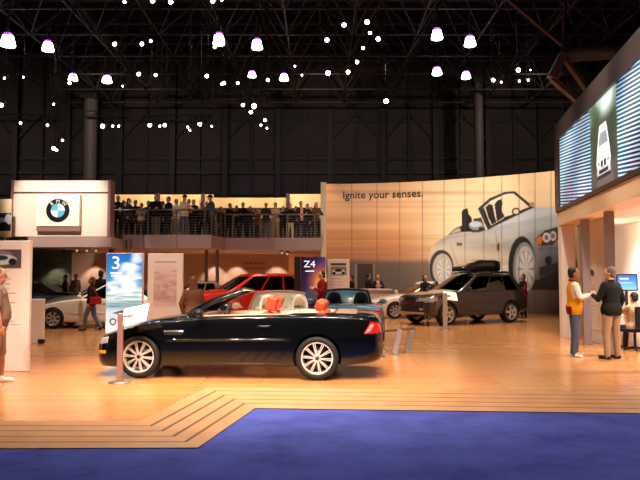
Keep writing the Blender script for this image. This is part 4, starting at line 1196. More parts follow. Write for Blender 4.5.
# ------------------------------------------------------------------ saloons
sdtab = [(2.11, .56, .52, .26, .46), (2.07, .64, .59, .2, .64), (1.95, .71, .65, .17, .77), (1.6, .80, .74, .17, .85), (1.36, .85, .79, .17, .862), (.9, .92, .86, .19, .86), (.5, .95, .89, .19, .86), (-.7, .97, .91, .19, .865), (-1.36, .985, .925, .19, .865), (-1.8, .99, .92, .21, .845), (-2.15, .97, .89, .25, .79), (-2.30, .90, .83, .3, .69), (-2.35, .78, .73, .36, .58)]
sdgh = dict(xf=(.82, -.05), xr=(-1.66, -1.02), z=(.90, 1.355), w=(.765, .565), side=[(.06, .44), (.47, .80)], dome=.06, seats=(-.2, -1.05))
def sedan(label, loc, yaw, pm, group=None, tab=sdtab, gh=sdgh, wheels=None):
    root, bd = car('sedan_car', label, 'car', tab, loc, yaw, pm, dict(r=.312, rr=.215, w=.215, style=(7, 0, .05), m=alu), (1.36, -1.36),
                   dict(hood=(.62, 1.98), trunk=(-2.25, -1.62), fb=1.72, rb=-1.82, doors=[(-.36, .62), (-1.2, -.38)], tubmat=blackp, nst=50), gh=gh, glass=darkglass, group=group)
    for sg in (1, -1):
        patch_side(bd, [(1.83, .67), (2.05, .60), (2.05, .50), (1.84, .53)], lampw, 'headlight', root, sg, .010)
        patch_end(bd, [(sg * .28, .61), (sg * .62, .60), (sg * .60, .49), (sg * .30, .50)], lampw, 'headlight', root, 1, .012)
        patch_end(bd, [(sg * .03, .60), (sg * .20, .595), (sg * .18, .49), (sg * .04, .49)], chrome, 'grille', root, 1, .014)
        patch_side(bd, [(-2.05, .74), (-2.05, .88), (-2.29, .80), (-2.29, .66)], lampr, 'taillight', root, sg, .010)
        patch_side(bd, [(.95, .50), (-.95, .51), (-.95, .46), (.95, .45)], pm, 'rub_strip', root, sg, .014, 20, 3)
        for x in (-.24, -1.08): handle(root, bd, x, .80, sg, pm)
        mirror_part(root, .52, sg * .86, .98, pm, sg)
    patch_end(bd, [(-.45, .38), (.45, .38), (.42, .27), (-.42, .27)], blackp, 'air_intake', root, 1, .012)
    return root
white_p = paint('white_paint', (246, 232, 216), .25); silver_p = paint('silver_paint', (196, 188, 178), .25, .5); ink_p = paint('dark_car_paint', (30, 28, 34), .2)
def near_wheel(u, v, yaw, wxl=1.36, wyl=.76):
    w_ = on_z(u, v); return w_ - Matrix.Rotation(yaw, 3, 'Z') @ Vector((wxl, wyl, 0))
ys_ = PI + .03
sedan('white saloon seen from its side behind the walking woman with the red bag', near_wheel(53.5, 328.6, ys_), ys_, white_p)
sedan('silver saloon half hidden behind the side-on white saloon', Vector((on_y(97, 300, 24.7).x, 24.7, 0)), PI + .25, silver_p)
sedan('dark saloon behind the white counter at the left', Vector((on_y(14, 300, 27.0).x, 27.0, 0)), PI + .6, ink_p)
sedan('pale silver saloon showing only its roof behind the red off-road estate', Vector((on_y(192, 300, 28.2).x, 28.2, 0)), PI + .35, silver_p)
cwh = Vector((on_y(418, 300, 26.3).x, 26.3, 0))
sedan('low white coupe behind the bonnet of the grey off-road estate', cwh, PI + .30, white_p)

# ------------------------------------------------------------------ sign boards and lightboxes
board_w = mat('board_white', (250, 226, 212), .55); board_e = mat('board_edge', (196, 160, 148), .6)
def slab(name, label, cat, u0, u1, v0, v1, y, thick, mt, foot=True, rz=0.0):
    """upright panel resting on the floor"""
    a, b = on_y(u0, v0, y), on_y(u1, v0, y); H = a.z; W = b.x - a.x
    t = thing(name, label, cat, ((a.x + b.x) / 2, y, 0), rz)
    m = MB(); m.box((0, thick / 2, H / 2), (W, thick, H)); m.build('board', mt, t, bevel=.01)
    def fn(u, v, off=.006):
        p = on_y(u, v, y); return (p.x - (a.x + b.x) / 2, -off, p.z)
    return t, fn
def art(t, fn, u0, u1, v0, v1, img_fn, n, mt, name='print'):
    X, Y = np.meshgrid(np.linspace(0, 1, n[0]), np.linspace(0, 1, n[1])); q = Paint(X, Y); img_fn(q)
    a, b = fn(u0, v0), fn(u1, v1)
    return picture(name, np.stack([a[0] + X * (b[0] - a[0]), 0 * X + a[1], a[2] + Y * (b[2] - a[2])], -1), q.a, mt, t)
pm_ = print_mat('board_print', .55)
def text_lines(q, n, col=(150, 110, 100), bg=(250, 228, 214)):
    q.fill(bg); r_ = np.random.RandomState(n)
    for i in range(n): q.poly([(.06, (i + .35) / n), (.06 + r_.uniform(.5, .86), (i + .35) / n), (.06 + r_.uniform(.5, .86), (i + .6) / n), (.06, (i + .6) / n)], col, .55)
t, fn = slab('information_board', 'tall white information board with a car photo behind the man at far left', 'sign', -30, 30.6, 240.5, 372, 11.3, .10, board_w)
def carphoto(q):
    q.fill((92, 78, 78)); q.ell(.3, .3, .5, .3, (150, 130, 126), .8); q.ell(.55, .55, .35, .28, (210, 206, 204)); q.ell(.5, .45, .2, .14, (50, 46, 50)); q.ell(.35, .72, .1, .18, (24, 22, 24)); q.ell(.8, .66, .09, .18, (24, 22, 24)); q.ell(.15, .8, .3, .2, (60, 52, 52), .8); q.blur(2)
art(t, fn, -22, 21.2, 249.5, 268, carphoto, (90, 40), pm_, 'photo_print')
art(t, fn, -22, 20.5, 272, 324, lambda q: text_lines(q, 11), (80, 90), pm_, 'text_print')
t, fn = slab('display_plinth', 'low white plinth beside the tall information board', 'plinth', 28.5, 43, 299, 344, 15.9, .15, board_w)
m = MB(); m.box((.16, -.012, .06), (.16, .02, .10)); m.build('floor_box', blackp, t)
def three(q):
    q.a = ramp(q.Y, [0, .25, .45, .55, .66, .74, .80, 1], [(30, 104, 190), (60, 140, 214), (110, 176, 226), (210, 234, 238), (150, 190, 200), (206, 226, 228), (246, 250, 248), (255, 255, 252)]) / 255.0
    r_ = np.random.RandomState(5)
    for _ in range(70):
        x, y = r_.rand(), r_.uniform(0, .52)
        if x + y * .9 > .62 or y > .36: q.ell(x, y, r_.uniform(.06, .22), r_.uniform(.015, .06), (246, 250, 250), r_.uniform(.3, .8), .8)
    for _ in range(26): q.ell(r_.rand(), r_.uniform(.46, .70), r_.uniform(.1, .5), r_.uniform(.004, .012), [(120, 160, 176), (236, 246, 246), (90, 130, 150)][r_.randint(3)], .6, .8)
    q.poly([(.0, .80), (.16, .74), (.40, .705), (.66, .715), (.86, .76), (1, .775), (1, .84), (0, .86)], (206, 224, 226)); q.poly([(.18, .75), (.42, .715), (.64, .722), (.82, .765), (.4, .775)], (70, 104, 116))
    q.ell(.20, .86, .10, .045, (70, 90, 100)); q.ell(.20, .86, .06, .028, (220, 232, 232)); q.blur(1)
def lightbox(name, label, u0, u1, v0, y, thick, imgf, vimg, ch, big, lines, glow):
    t, fn = slab(name, label, 'lightbox', u0, u1, v0, 340, y, thick, board_w if name != 'dark_lightbox' else mat('box_dark', (34, 28, 32), .5))
    art(t, fn, u0 + .5, u1 - .5, v0 + .6, vimg, imgf, (110, 190), print_mat('lit_' + name, .3, glow), 'lit_picture')
    return t, fn
t, fn = lightbox('lightbox', 'tall lightbox with a blue cloudy sky and white numeral 3', 106.5, 142, 253, 18.2, .25, three, 333, '3', 0, 0, .3)
wtext = mat('sign_white', (255, 255, 255), .5, emit=(255, 255, 255), es=.35)
a = fn(116, 269, .02); text_obj('numeral', '3', .50, lambda x, y, z: (a[0] + x * 1.1, a[1] - z, a[2] + y), wtext, t)
m = MB()
for i in range(2): b = fn(110.5 + i, 272.2 + i * 2.6, .012); c = fn(121.2 - i * .6, 273.8 + i * 2.6, .012); m.box(((b[0] + c[0]) / 2, b[1], (b[2] + c[2]) / 2), (c[0] - b[0], .008, b[2] - c[2]))
m.build('caption', wtext, t)
def zart(q):
    q.a = ramp(q.X * .5 + q.Y * .5, [0, .35, .6, 1], [(26, 22, 40), (52, 40, 88), (110, 70, 130), (40, 30, 52)]) / 255.0
    q.ell(.80, .40, .42, .22, (230, 120, 60), .8, 1.0); q.ell(.92, .52, .3, .2, (255, 200, 110), .9, 1.0); q.poly([(.0, .62), (.45, .5), (1, .66), (1, .8), (0, .85)], (70, 74, 90), .8); q.ell(.4, .8, .4, .08, (30, 26, 34), .9); q.blur(2)
t, fn = lightbox('dark_lightbox', 'dark purple lightbox with white characters Z4 behind the man in red', 301, 325.5, 257, 21.2, .34, zart, 316, 'Z4', 0, 0, .2)
a = fn(309.5, 267.2, .02); text_obj('numeral', 'Z4', .30, lambda x, y, z: (a[0] + x * 1.1, a[1] - z, a[2] + y), wtext, t)
m = MB(); b = fn(305.5, 270.6, .012); c = fn(314, 271.6, .012); m.box(((b[0] + c[0]) / 2, b[1], (b[2] + c[2]) / 2), (c[0] - b[0], .008, b[2] - c[2])); m.build('caption', wtext, t)
m = MB(); p = on_y(297.5, 257, 21.4); m.box((p.x, 21.45, p.z / 2), (.20, .3, p.z)); tag(m.build('dark_pillar', mat('box_dark', (34, 28, 32), .5)), 'narrow black pillar attached to the side of the dark lightbox', 'pillar')
def pinkpic(q):
    q.a = ramp(q.Y, [0, .10, .2, .35, .6, .8, 1], [(250, 226, 216), (246, 220, 210), (242, 212, 202), (232, 194, 182), (226, 186, 174), (206, 160, 150), (240, 208, 198)]) / 255.0
    r_ = np.random.RandomState(9)
    for _ in range(40): q.ell(r_.rand(), r_.uniform(.2, .95), r_.uniform(.05, .3), r_.uniform(.01, .05), [(216, 172, 160), (246, 216, 206), (196, 148, 138)][r_.randint(3)], .5, .7)
    q.poly([(.05, .012), (.95, .012), (.95, .028), (.05, .028)], (120, 84, 78)); q.blur(1)
t, fn = slab('information_board', 'white panel with a faded pink print right of the blue lightbox', 'sign', 148, 183, 253.5, 340, 17.8, .12, board_w)
art(t, fn, 154, 176.5, 261, 307, pinkpic, (80, 120), pm_)
def smallboard(q):
    text_lines(q, 13, (150, 120, 108), (246, 222, 204)); q.poly([(.06, .03), (.94, .03), (.94, .09), (.06, .09)], (60, 46, 42), .9); q.poly([(.06, .12), (.94, .12), (.94, .32), (.06, .32)], (150, 120, 104)); q.ell(.5, .24, .36, .06, (230, 222, 214)); q.ell(.5, .21, .2, .04, (40, 34, 34)); q.ell(.26, .28, .08, .04, (28, 24, 24)); q.ell(.76, .28, .08, .04, (28, 24, 24))
t, fn = slab('information_board', 'cream information panel with a small car picture right of the man in red', 'sign', 327.5, 349.5, 259, 330, 21.6, .1, board_w)
art(t, fn, 329.5, 347.5, 262, 302, smallboard, (70, 120), pm_)
# reception counter before the mural
p, q_ = on_y(350, 289, 27.6), on_y(391, 289, 27.6)
ct = thing('reception_counter', 'long low cream counter in front of the left half of the mural wall', 'counter', ((p.x + q_.x) / 2, 27.6, 0))
m = MB(); m.box((0, .35, p.z / 2 - .03), (q_.x - p.x, .7, p.z - .06)); m.build('front_panel', mat('counter_cream', (236, 206, 180), .5), ct)
m = MB(); m.box((0, .35, p.z - .03), (q_.x - p.x + .1, .8, .06)); m.build('worktop', board_w, ct)
dp = thing('doorway_screen', 'dark framed screen standing behind the cream counter', 'screen', (on_y(364, 280, 30.6).x, 30.6, 0))
h_ = on_y(364, 264, 30.6).z; m = MB(); m.box((.05, .05, h_ / 2), (.72, .05, h_)); m.build('panel', mat('screen_dark', (66, 46, 42), .5), dp)
m = MB(); m.box((-.36, .05, h_ / 2), (.08, .12, h_)); m.box((.46, .05, h_ / 2), (.05, .12, h_)); m.build('frame', mat('post_mauve', (150, 124, 116), .5), dp)

# ------------------------------------------------------------------ stands carrying slanted information plates
postm = mat('post_pinkgrey', (176, 132, 124), .35, .5)
def stand(label, u, y, H, pw, du, rise, pm2):
    p = on_y(u, 300, y); t = thing('information_stand', label, 'stand', (p.x, y, 0))
    m = MB(); m.box((0, 0, H / 2), (pw, pw * .6, H)); m.build('post', pm2, t, bevel=.006)
    m = MB(); m.lathe([(0, 0), (.17, 0), (.17, .012), (.02, .02), (0, .02)], 28); m.build('base_plate', mat('base_steel', (150, 130, 122), .4, .7), t)
    m = MB(); R = Matrix.Rotation(-rise, 3, 'Y'); m.box((du, .18, H - .07 + abs(du) * rise), (.40, .46, .02), R @ Matrix.Rotation(.55, 3, 'X')); m.build('plate', mat('plate_paper', (255, 246, 236), .4), t, bevel=.004)
    m = MB(); m.bar((0, 0, H - .06), (du, .18, H - .07 + abs(du) * rise), .04, .03); m.build('bracket', postm, t)
    return t
stand('pinkish grey information stand in front of the black convertible with a slanted white plate', 121, 10.15, 1.05, .085, .17, .22, postm)
stand('pale grey information stand in front of the grey off-road estate with a slanted white plate', 445, 20.1, 1.10, .13, .20, -.12, mat('post_pale', (206, 192, 180), .4, .3))
# low reading rail with two raked legs
yb = on_z(396, 354).y; a = on_z(394.5, 354.5); b = on_z(406.5, 352)
rl = thing('reading_rail', 'low reading rail on two raked grey legs between the convertible and grey off-road estate', 'stand', ((a.x + b.x) / 2, (a.y + b.y) / 2, 0))
for p, u2 in ((a, 400), (b, 412)):
    q_ = on_y(u2, 329.5, p.y + .25); o = Vector((rl.location.x, rl.location.y, 0))
    m = MB(); m.bar(p - o + Vector((0, 0, .01)), q_ - o, .10, .035, (0, 1, 0)); m.box(p - o + Vector((0, 0, .008)), (.16, .14, .016)); m.build('leg', mat('leg_grey', (160, 148, 148), .4, .4), rl)
p = on_y(380, 333, yb + .25) - o; q_ = on_y(415, 328, yb + .25) - o
m = MB(); m.box(((p.x + q_.x) / 2, .22, (p.z + q_.z) / 2), (q_.x - p.x, .34, .018), Matrix.Rotation(-.10, 3, 'Y')); m.build('glass_top', glass_mat('rail_glass', (240, 236, 226), .3), rl)
# ------------------------------------------------------------------ video wall and the open booth under it
dW = Vector((.155, .988, 0)).normalized(); nW = Vector((-dW.y, dW.x, 0))     # along the wall (away), towards the aisle
oW = on_z(560, 336); oW = Vector((oW.x, oW.y, 0))
def wl(s, off, z): return oW - dW * s + nW * off + Vector((0, 0, z))           # s metres nearer than the far end
RW = Matrix((dW, nW, Vector((0, 0, 1)))).transposed()
def wbox(m, s0, s1, o0, o1, z0, z1, mi=0): m.box(wl((s0 + s1) / 2, (o0 + o1) / 2, (z0 + z1) / 2), (abs(s1 - s0), abs(o1 - o0), z1 - z0), RW, mi)
vframe = mat('video_frame', (62, 48, 42), .45); warm = mat('header_cream', (240, 206, 168), .55); wwhite = mat('booth_white', (236, 222, 210), .6); colg = mat('column_grey', (134, 116, 112), .5)
SE = 9.3
ZS0, ZS1, ZT = 3.40, 5.27, 5.74
vw = thing('video_wall', 'huge slanting video screen of glowing dotted panels above the open white booth', 'screen')
def vpart(nm, mt, *boxes):
    m = MB()
    for b in boxes: wbox(m, *b)
    return m.build(nm, mt, vw)
vpart('cabinet', vframe, (.02, SE, -.55, -.06, ZS0 - .02, ZT - .02))
vpart('top_frame', vframe, (0, SE, -.06, .06, ZS1, ZT)); vpart('end_frame', vframe, (0, .42, -.06, .06, ZS0, ZS1)); vpart('bottom_frame', vframe, (0, SE, -.06, .05, ZS0 - .06, ZS0 + .04))
NS, NZ_ = 560, 230
S_, Z_ = np.meshgrid(np.linspace(.42, SE, NS), np.linspace(ZS1, ZS0 + .04, NZ_))
q = Paint(S_, Z_)
s1_, s2_ = 3.72, 5.5     # bounds of the picture in the middle of the screen
fu = lambda u: (lambda d: 0)(u)
tex = np.array(ramp((np.sin(S_ * 2.2 + 1.5 * np.sin(Z_ * 2.1)) + np.sin(S_ * 1.1 - Z_ * 2.6)) / 2, [-1, -.2, .3, 1], [(34, 36, 60), (86, 100, 130), (120, 140, 168), (150, 172, 190)]))
dots = (np.sin((Z_ * 1.0 + S_ * .10) * 2 * PI / .078) > .1).astype(float)
tint = np.stack([.88 + .10 * np.sin(S_ * 5), .98 + 0 * S_, 1.04 + .05 * np.sin(S_ * 3 + 2)], -1)
line = np.stack([210 + 0 * S_, 228 + 0 * S_, 240 + 0 * S_], -1) * tint * .9
q.a = (tex * .35 * (1 - dots[..., None]) + (line * .72 + tex * .5) * dots[..., None]) / 255.0
mid = (S_ > VS1) & (S_ < VS2)
pic = np.array(ramp(Z_, [3.4, 3.9, 4.4, 4.8, 5.1, 5.27], [(58, 56, 58), (84, 80, 78), (72, 74, 66), (70, 80, 66), (120, 140, 128), (176, 206, 204)])) / 255.0
q.a = np.where(mid[..., None], pic, q.a)
c_ = (VS1 + VS2) / 2; hw = (VS2 - VS1) / 2
q.poly([(c_ - hw * .15, 4.75), (c_ + hw * .25, 4.75), (c_ + hw * .75, 3.4), (c_ - hw * .6, 3.4)], (96, 92, 92), .8)
for k_ in range(16): q.ell(c_ + hw * (.8 if k_ % 2 else -.75) * (.8 + .2 * math.sin(k_)), 3.9 + .09 * k_, hw * .3, .14, (44, 58, 42), .6, .8)
q.ell(c_ + hw * .4, 5.25, hw * .5, .35, (214, 240, 236), .9, .9)
# white car on the screen
cq = lambda pts, col, al=1: q.poly([(c_ + hw * a, b) for a, b in pts], col, al)
cq([(-.26, 4.72), (.26, 4.72), (.40, 4.40), (.46, 4.24), (-.46, 4.24), (-.40, 4.40)], (232, 234, 234))
cq([(-.24, 4.56), (.24, 4.56), (.36, 4.30), (-.36, 4.30)], (132, 142, 150))
cq([(-.46, 4.24), (.46, 4.24), (.54, 3.98), (.50, 3.86), (-.50, 3.86), (-.54, 3.98)], (246, 248, 248))
cq([(-.46, 4.0), (-.26, 3.96), (-.26, 3.90), (-.46, 3.92)], (150, 154, 160)); cq([(.46, 4.0), (.26, 3.96), (.26, 3.90), (.46, 3.92)], (150, 154, 160))
for a in (-.12, .12): cq([(a - .09, 3.99), (a + .09, 3.99), (a + .07, 3.84), (a - .07, 3.84)], (36, 36, 40))
cq([(-.50, 3.86), (.50, 3.86), (.50, 3.70), (-.50, 3.70)], (196, 198, 202)); cq([(-.34, 3.80), (.34, 3.80), (.34, 3.72), (-.34, 3.72)], (40, 40, 44)); cq([(-.48, 3.70), (.48, 3.70), (.54, 3.62), (-.54, 3.62)], (34, 32, 34))
q.blur(1)
q.mask((~mid & False).astype(float), (0, 0, 0))
outside = ~mid
P_ = np.array([oW.x, oW.y, 0]) - np.array(dW)[None, None] * S_[..., None] + np.array(nW)[None, None] * .0 + np.stack([0 * S_, 0 * S_, Z_], -1)
picture('led_panel', P_, q.a, print_mat('led', .4, LEDE), vw)
hd = thing('booth_header', 'long cream header band running below the slanting video screen', 'header')
m = MB(); wbox(m, 0, SE, -.5, .02, 2.98, ZS0 - .07); m.build('band', warm, hd)
m = MB(); wbox(m, .1, SE, -1.7, -.51, 2.98, 3.06); m.build('soffit', wwhite, hd)
m = MB(); wbox(m, .0, .36, -.36, .0, 0, 2.97); tag(m.build('booth_pier', wwhite), 'wide white pier at the far end of the open booth', 'pier')
def scol(u):
    # distance along the wall at which a floor-level pixel column meets it
    d = ray(u, 300); a = Matrix(((d.x, dW.x), (d.y, dW.y))); r_ = a.inverted() @ Vector((oW.x, oW.y)); return r_[1]
for u, lb in ((579, 'grey booth column behind the man in the yellow jacket'), (604, 'grey booth column behind the man in the black sweater'), (639.5, 'grey booth column cut by the right edge, beside the seated visitor')):
    s_ = scol(u) - (.15 if u == 604 else 0); m = MB(); wbox(m, s_ - .07, s_ + .07, -.26, -.08, 0, 2.96); tag(m.build('booth_column', colg, bevel=.01), lb, 'column', 'grey columns of the open booth')
m = MB(); wbox(m, -5.0, 10.5, -1.9, -1.72, 0, 3.05); tag(m.build('wall_booth_right', wwhite), kind='structure')
s1c, s2c = scol(581.5), scol(600)
pa = thing('partition_panel', 'white partition with a small printed car board between the two far booth columns', 'partition')
m = MB(); wbox(m, s1c - 2.7, s2c - 1.6, -.62, -.52, 0, 2.96); m.build('board', wwhite, pa)
def board2(q):
    q.fill((232, 220, 208)); q.poly([(.3, .14), (.62, .15), (.74, .2), (.7, .24), (.3, .24)], (120, 112, 110)); q.ell(.56, .19, .16, .035, (60, 54, 54)); q.ell(.4, .23, .05, .02, (30, 28, 28)); q.ell(.68, .23, .05, .02, (30, 28, 28))
    r_ = np.random.RandomState(4)
    for i in range(9): q.poly([(.2, .36 + i * .05), (.2 + r_.uniform(.3, .6), .36 + i * .05), (.75, .375 + i * .05), (.2, .375 + i * .05)], (170, 150, 140), .6)
X, Y = np.meshgrid(np.linspace(0, 1, 60), np.linspace(0, 1, 110)); q = Paint(X, Y); board2(q)
sa, sb = s1c - 2.0, s2c - 2.15
P_ = np.array([oW.x, oW.y, 0]) - np.array(dW)[None, None] * (sa + (sb - sa) * X)[..., None] + np.array(nW)[None, None] * -.512 + np.stack([0 * X, 0 * X, 2.05 - 1.75 * Y], -1)
picture('printed_board', P_, q.a, print_mat('board3', .5), pa)
# desk, monitor
md = thing('computer_desk', 'small white desk carrying the blue-screened monitor in the booth', 'desk', (on_y(627, 300, 15.4).x, 15.4, 0), math.atan2(dW.y, dW.x))
m = MB(); m.box((0, 0, .73), (.8, .55, .04)); m.build('desk_top', wwhite, md)
for x in (-.36, .36): m = MB(); m.box((x, 0, .355), (.05, .5, .71)); m.build('leg', wwhite, md)
mo = thing('monitor', 'black computer monitor with a glowing blue screen', 'monitor', (on_y(627, 300, 15.4).x, 15.4, .751), math.radians(-8))
m = MB(); m.box((0, 0, .012), (.24, .2, .024)); m.box((0, .03, .22), (.06, .04, .42)); m.build('stand', blackp, mo)
m = MB(); m.box((0, .0, .72), (.48, .07, .40)); m.box((0, .03, .45), (.06, .04, .14)); m.build('casing', blackp, mo, bevel=.01)
def blue(q): q.a = ramp(q.Y, [0, .5, 1], [(40, 70, 200), (60, 110, 230), (90, 150, 240)]) / 255.0; q.poly([(.1, .2), (.6, .2), (.6, .3), (.1, .3)], (150, 190, 250)); q.poly([(.1, .5), (.8, .5), (.8, .56), (.1, .56)], (130, 170, 240))
X, Y = np.meshgrid(np.linspace(0, 1, 24), np.linspace(0, 1, 20)); q = Paint(X, Y); blue(q)
picture('display', np.stack([-.205 + .41 * X, 0 * X - .037, .885 - .33 * Y], -1), q.a, print_mat('display', .3, .8), mo)

# ------------------------------------------------------------------ the steel bracket and pipe above the video wall
br_ = thing('roof_bracket', 'rust brown triangular steel bracket hanging with a dark pipe above the video wall', 'bracket', on_y(562, 55, 19.5))
o = Vector(br_.location); pp = lambda u, v, y: on_y(u, v, y) - o
brown = mat('bracket_brown', (96, 72, 58), .5); dk = mat('pipe_dark', (66, 60, 58), .5)
m = MB(); m.bar(pp(563, 54, 19.5), pp(551, 78, 19.5), .22, .30, (0, 1, 0)); m.build('end_plate', brown, br_)
m = MB(); m.bar(pp(552, 79, 19.5), pp(578, 101, 19.3), .14, .22, (0, 1, 0)); m.build('lower_bar', brown, br_)
m = MB(); m.bar(pp(564, 58, 19.5), pp(592, 97, 19.3), .10, .22, (0, 1, 0)); m.build('inner_bar', brown, br_)
m = MB(); m.tube([pp(562, 54, 19.7), pp(640, 50, 19.0)], .24, 18); m.build('pipe', dk, br_)
m = MB(); t_ = pp(563, 46, 19.6)
for du, dv in ((504, -4), (566, -10), (606, -4)): m.tube([t_, pp(du, dv, 20.5)], .055, 8)
m.build('strut', brown, br_)

# ------------------------------------------------------------------ people on the floor
K = lambda n, c: mat('cloth_' + n, c, .85, spec=.2)
blk, dkb, navy, jean, khaki, wht, redc, tanc, gry, brn, crm = K('black', (26, 23, 24)), K('dark_brown', (52, 38, 34)), K('navy', (36, 38, 52)), K('denim', (98, 108, 126)), K('khaki', (166, 136, 110)), K('white', (236, 226, 216)), K('red', (150, 24, 26)), K('tan', (180, 142, 112)), K('grey', (110, 100, 98)), K('brown', (104, 62, 42)), K('cream', (228, 200, 160))
hdark, hbrown, hgrey, haub = mat('hair_dark', (26, 20, 19), .6), mat('hair_brown', (66, 42, 30), .6), mat('hair_grey', (110, 88, 74), .6), mat('hair_auburn', (104, 56, 34), .55)
shb, shw = mat('shoe_black', (22, 19, 18), .4), mat('shoe_white', (236, 228, 220), .5)
def atf(u, v): p = on_z(u, v); return Vector((p.x, p.y, 0))
def aty(u, y): return Vector((on_y(u, 290, y).x, y, 0))
N_ = .0085
yel = K('yellow', (232, 160, 26))
def yfn(x, y, z):
    if abs(y) > .165 and z > 1.14: return 1
    if z < .98 and x < -.07: return 2
    return 0
def collar(root, T, arm, leg, hp, k, bend):
    m = MB(); m.tube([T(bend((.072 * math.cos(a), .078 * math.sin(a), 1.475 + .015 * math.cos(a + PI)))) for a in [2 * PI * i / 20 for i in range(21)]], .026 * k, 8); m.build('collar', redc, root)
Y1 = person('man in a yellow and white jacket with red collar and jeans, talking', 'person', atf(575, 356.5), math.radians(-12), 1.80, 'hold', 'hold', tops=[yel, wht, redc], top_fn=yfn, legs=K('jeans', (80, 92, 118)), shoes=shw, hair=hdark, skin='tan', voxel=N_, extra=collar, belly=.02, stride=.12)
def bundle(root, T, arm, leg, hp, k, bend): pass
w_ = Y1.matrix_world
person('man in a black sweater and khaki trousers seen from behind', 'person', atf(612.5, 359), math.radians(120), 1.80, 'hold', 'pocket', top=blk, legs=khaki, shoes=shb, hair=hgrey, voxel=N_, build=1.14, head_turn=.35, head_tilt=.08)
person('heavy man in a brown polo and grey shorts cut off by the left edge', 'person', atf(-4, 383.5), math.radians(20), 1.76, 'pocket', 'hang', top=K('polo', (134, 104, 88)), legs=K('shorts', (160, 132, 114)), shoes=shw, hair=hgrey, skin='tan', voxel=N_, build=1.12, belly=.04, short_sleeve=True, shorts=True, stride=.25)
def bag(root, T, arm, leg, hp, k, bend):
    m = MB(); m.box(T((-.20, .30, .99)), (.34, .10, .22)); m.build('handbag', K('bag_red', (160, 30, 32)), root, bevel=.03)
    m = MB(); m.tube([T((-.30, .30, 1.08)), T((-.08, .20, 1.42)), T((.02, .16, 1.44)), T((-.06, .30, 1.08))], .012, 6); m.build('bag_strap', K('bag_red', (160, 30, 32)), root)
person('auburn-haired woman in black jacket and jeans walking past with a red bag', 'person', atf(91, 330.5), PI + .08, 1.62, 'pocket', 'hang', top=blk, legs=jean, shoes=shb, hair=haub, hairstyle='bob', stride=.85, extra=bag, voxel=.011)
person('man in a black suit standing behind the side-on white saloon', 'person', aty(101, 22.6), PI / 2 - .3, 1.82, top=blk, legs=blk, shoes=shb, hair=hdark, voxel=.012)
person('dark-haired visitor on the far side of the silver saloon, nearer the green picture', 'person', aty(65, 30.6), PI + .4, 1.68, 'hold', top=dkb, legs=blk, shoes=shb, hair=hdark)
person('dark-haired visitor in grey standing under the black track spots', 'person', aty(75.5, 30.4), -PI / 2, 1.72, top=gry, legs=blk, shoes=shb, hair=hdark, skin='tan')
person('long-haired person in a brown jacket seen from behind beside the pink panel', 'person', aty(193.5, 13.9), PI / 2 + .3, 1.62, 'pocket', 'hold', top=brn, legs=dkb, shoes=shb, hair=haub, hairstyle='long', coat=False, build=1.02, voxel=.011, lean=.12)
person('man in a dark red jacket and blue trousers before the dark lightbox', 'person', aty(322, 20.4), PI + .35, 1.78, 'hold', 'pocket', top=K('maroon', (140, 18, 24)), legs=navy, shoes=shb, hair=hdark, voxel=.010)
person('visitor in black at the left end of the cream counter', 'person', aty(351.5, 28.9), PI, 1.66, 'hang', 'hold', top=blk, legs=blk, shoes=shb, hair=hdark, skin='tan')
person('visitor with a dark jacket facing sideways behind the cream counter', 'person', aty(368.5, 29.2), 0.4, 1.74, 'hold', 'hold', top=dkb, legs=blk, shoes=shb, hair=hdark, skin='tan')
person('attendant in dark uniform and pale scarf at the right end of the cream counter', 'person', aty(378, 28.9), -PI / 2, 1.70, 'hold', 'hold', tops=[navy, K('pink', (224, 150, 120))], top_fn=lambda x, y, z: 1 if (abs(y) < .07 and x > .06 and z > 1.05) else 0, legs=navy, shoes=shb, hair=hdark)
person('dark-haired woman in black leaning over the grey off-road estate bonnet', 'person', aty(425, 24.7), -PI / 2 + .5, 1.66, 'reach', 'hold', top=blk, legs=blk, shoes=shb, hair=hdark, hairstyle='bob')
person('person in red just behind the windscreen of the grey off-road estate', 'person', aty(441, 24.9), PI, 1.48, 'hold', 'hold', top=redc, legs=navy, shoes=shb, hair=hbrown, lean=.35)
person('visitor in dark clothes with red sleeves at the tail of the grey off-road estate', 'person', aty(523, 25.6), PI + .3, 1.70, 'hold', 'hang', tops=[blk, redc], top_fn=lambda x, y, z: 1 if abs(y) > .22 else 0, legs=blk, shoes=shb, hair=hbrown)
ch = thing('office_chair', 'dark office chair under the seated visitor in the booth', 'chair', Vector((on_y(634, 300, 14.5).x, 14.5, 0)), PI / 2 + .3)
m = MB(); m.box((0, 0, .44), (.46, .46, .07)); m.build('seat', blk, ch, bevel=.03)
m = MB(); m.box((-.26, 0, .74), (.06, .42, .44)); m.build('backrest', blk, ch, bevel=.02)
m = MB(); m.tube([(0, 0, .06), (0, 0, .41)], .03, 10)
for a in range(5): m.bar((0, 0, .07), (.26 * math.cos(a * 1.257), .26 * math.sin(a * 1.257), .03), .04, .04)
m.bar((-.2, 0, .43), (-.27, 0, .6), .05, .02, (1, 0, 0)); m.build('base', blackp, ch)
sv = person('visitor in a beige jacket seated at the monitor desk', 'person', Vector((on_y(634, 300, 14.5).x, 14.5, 0)), PI / 2 + .3, 1.66, 'reach', 'reach', top=tanc, legs=dkb, shoes=shb, hair=hdark, voxel=.011, seated=True)

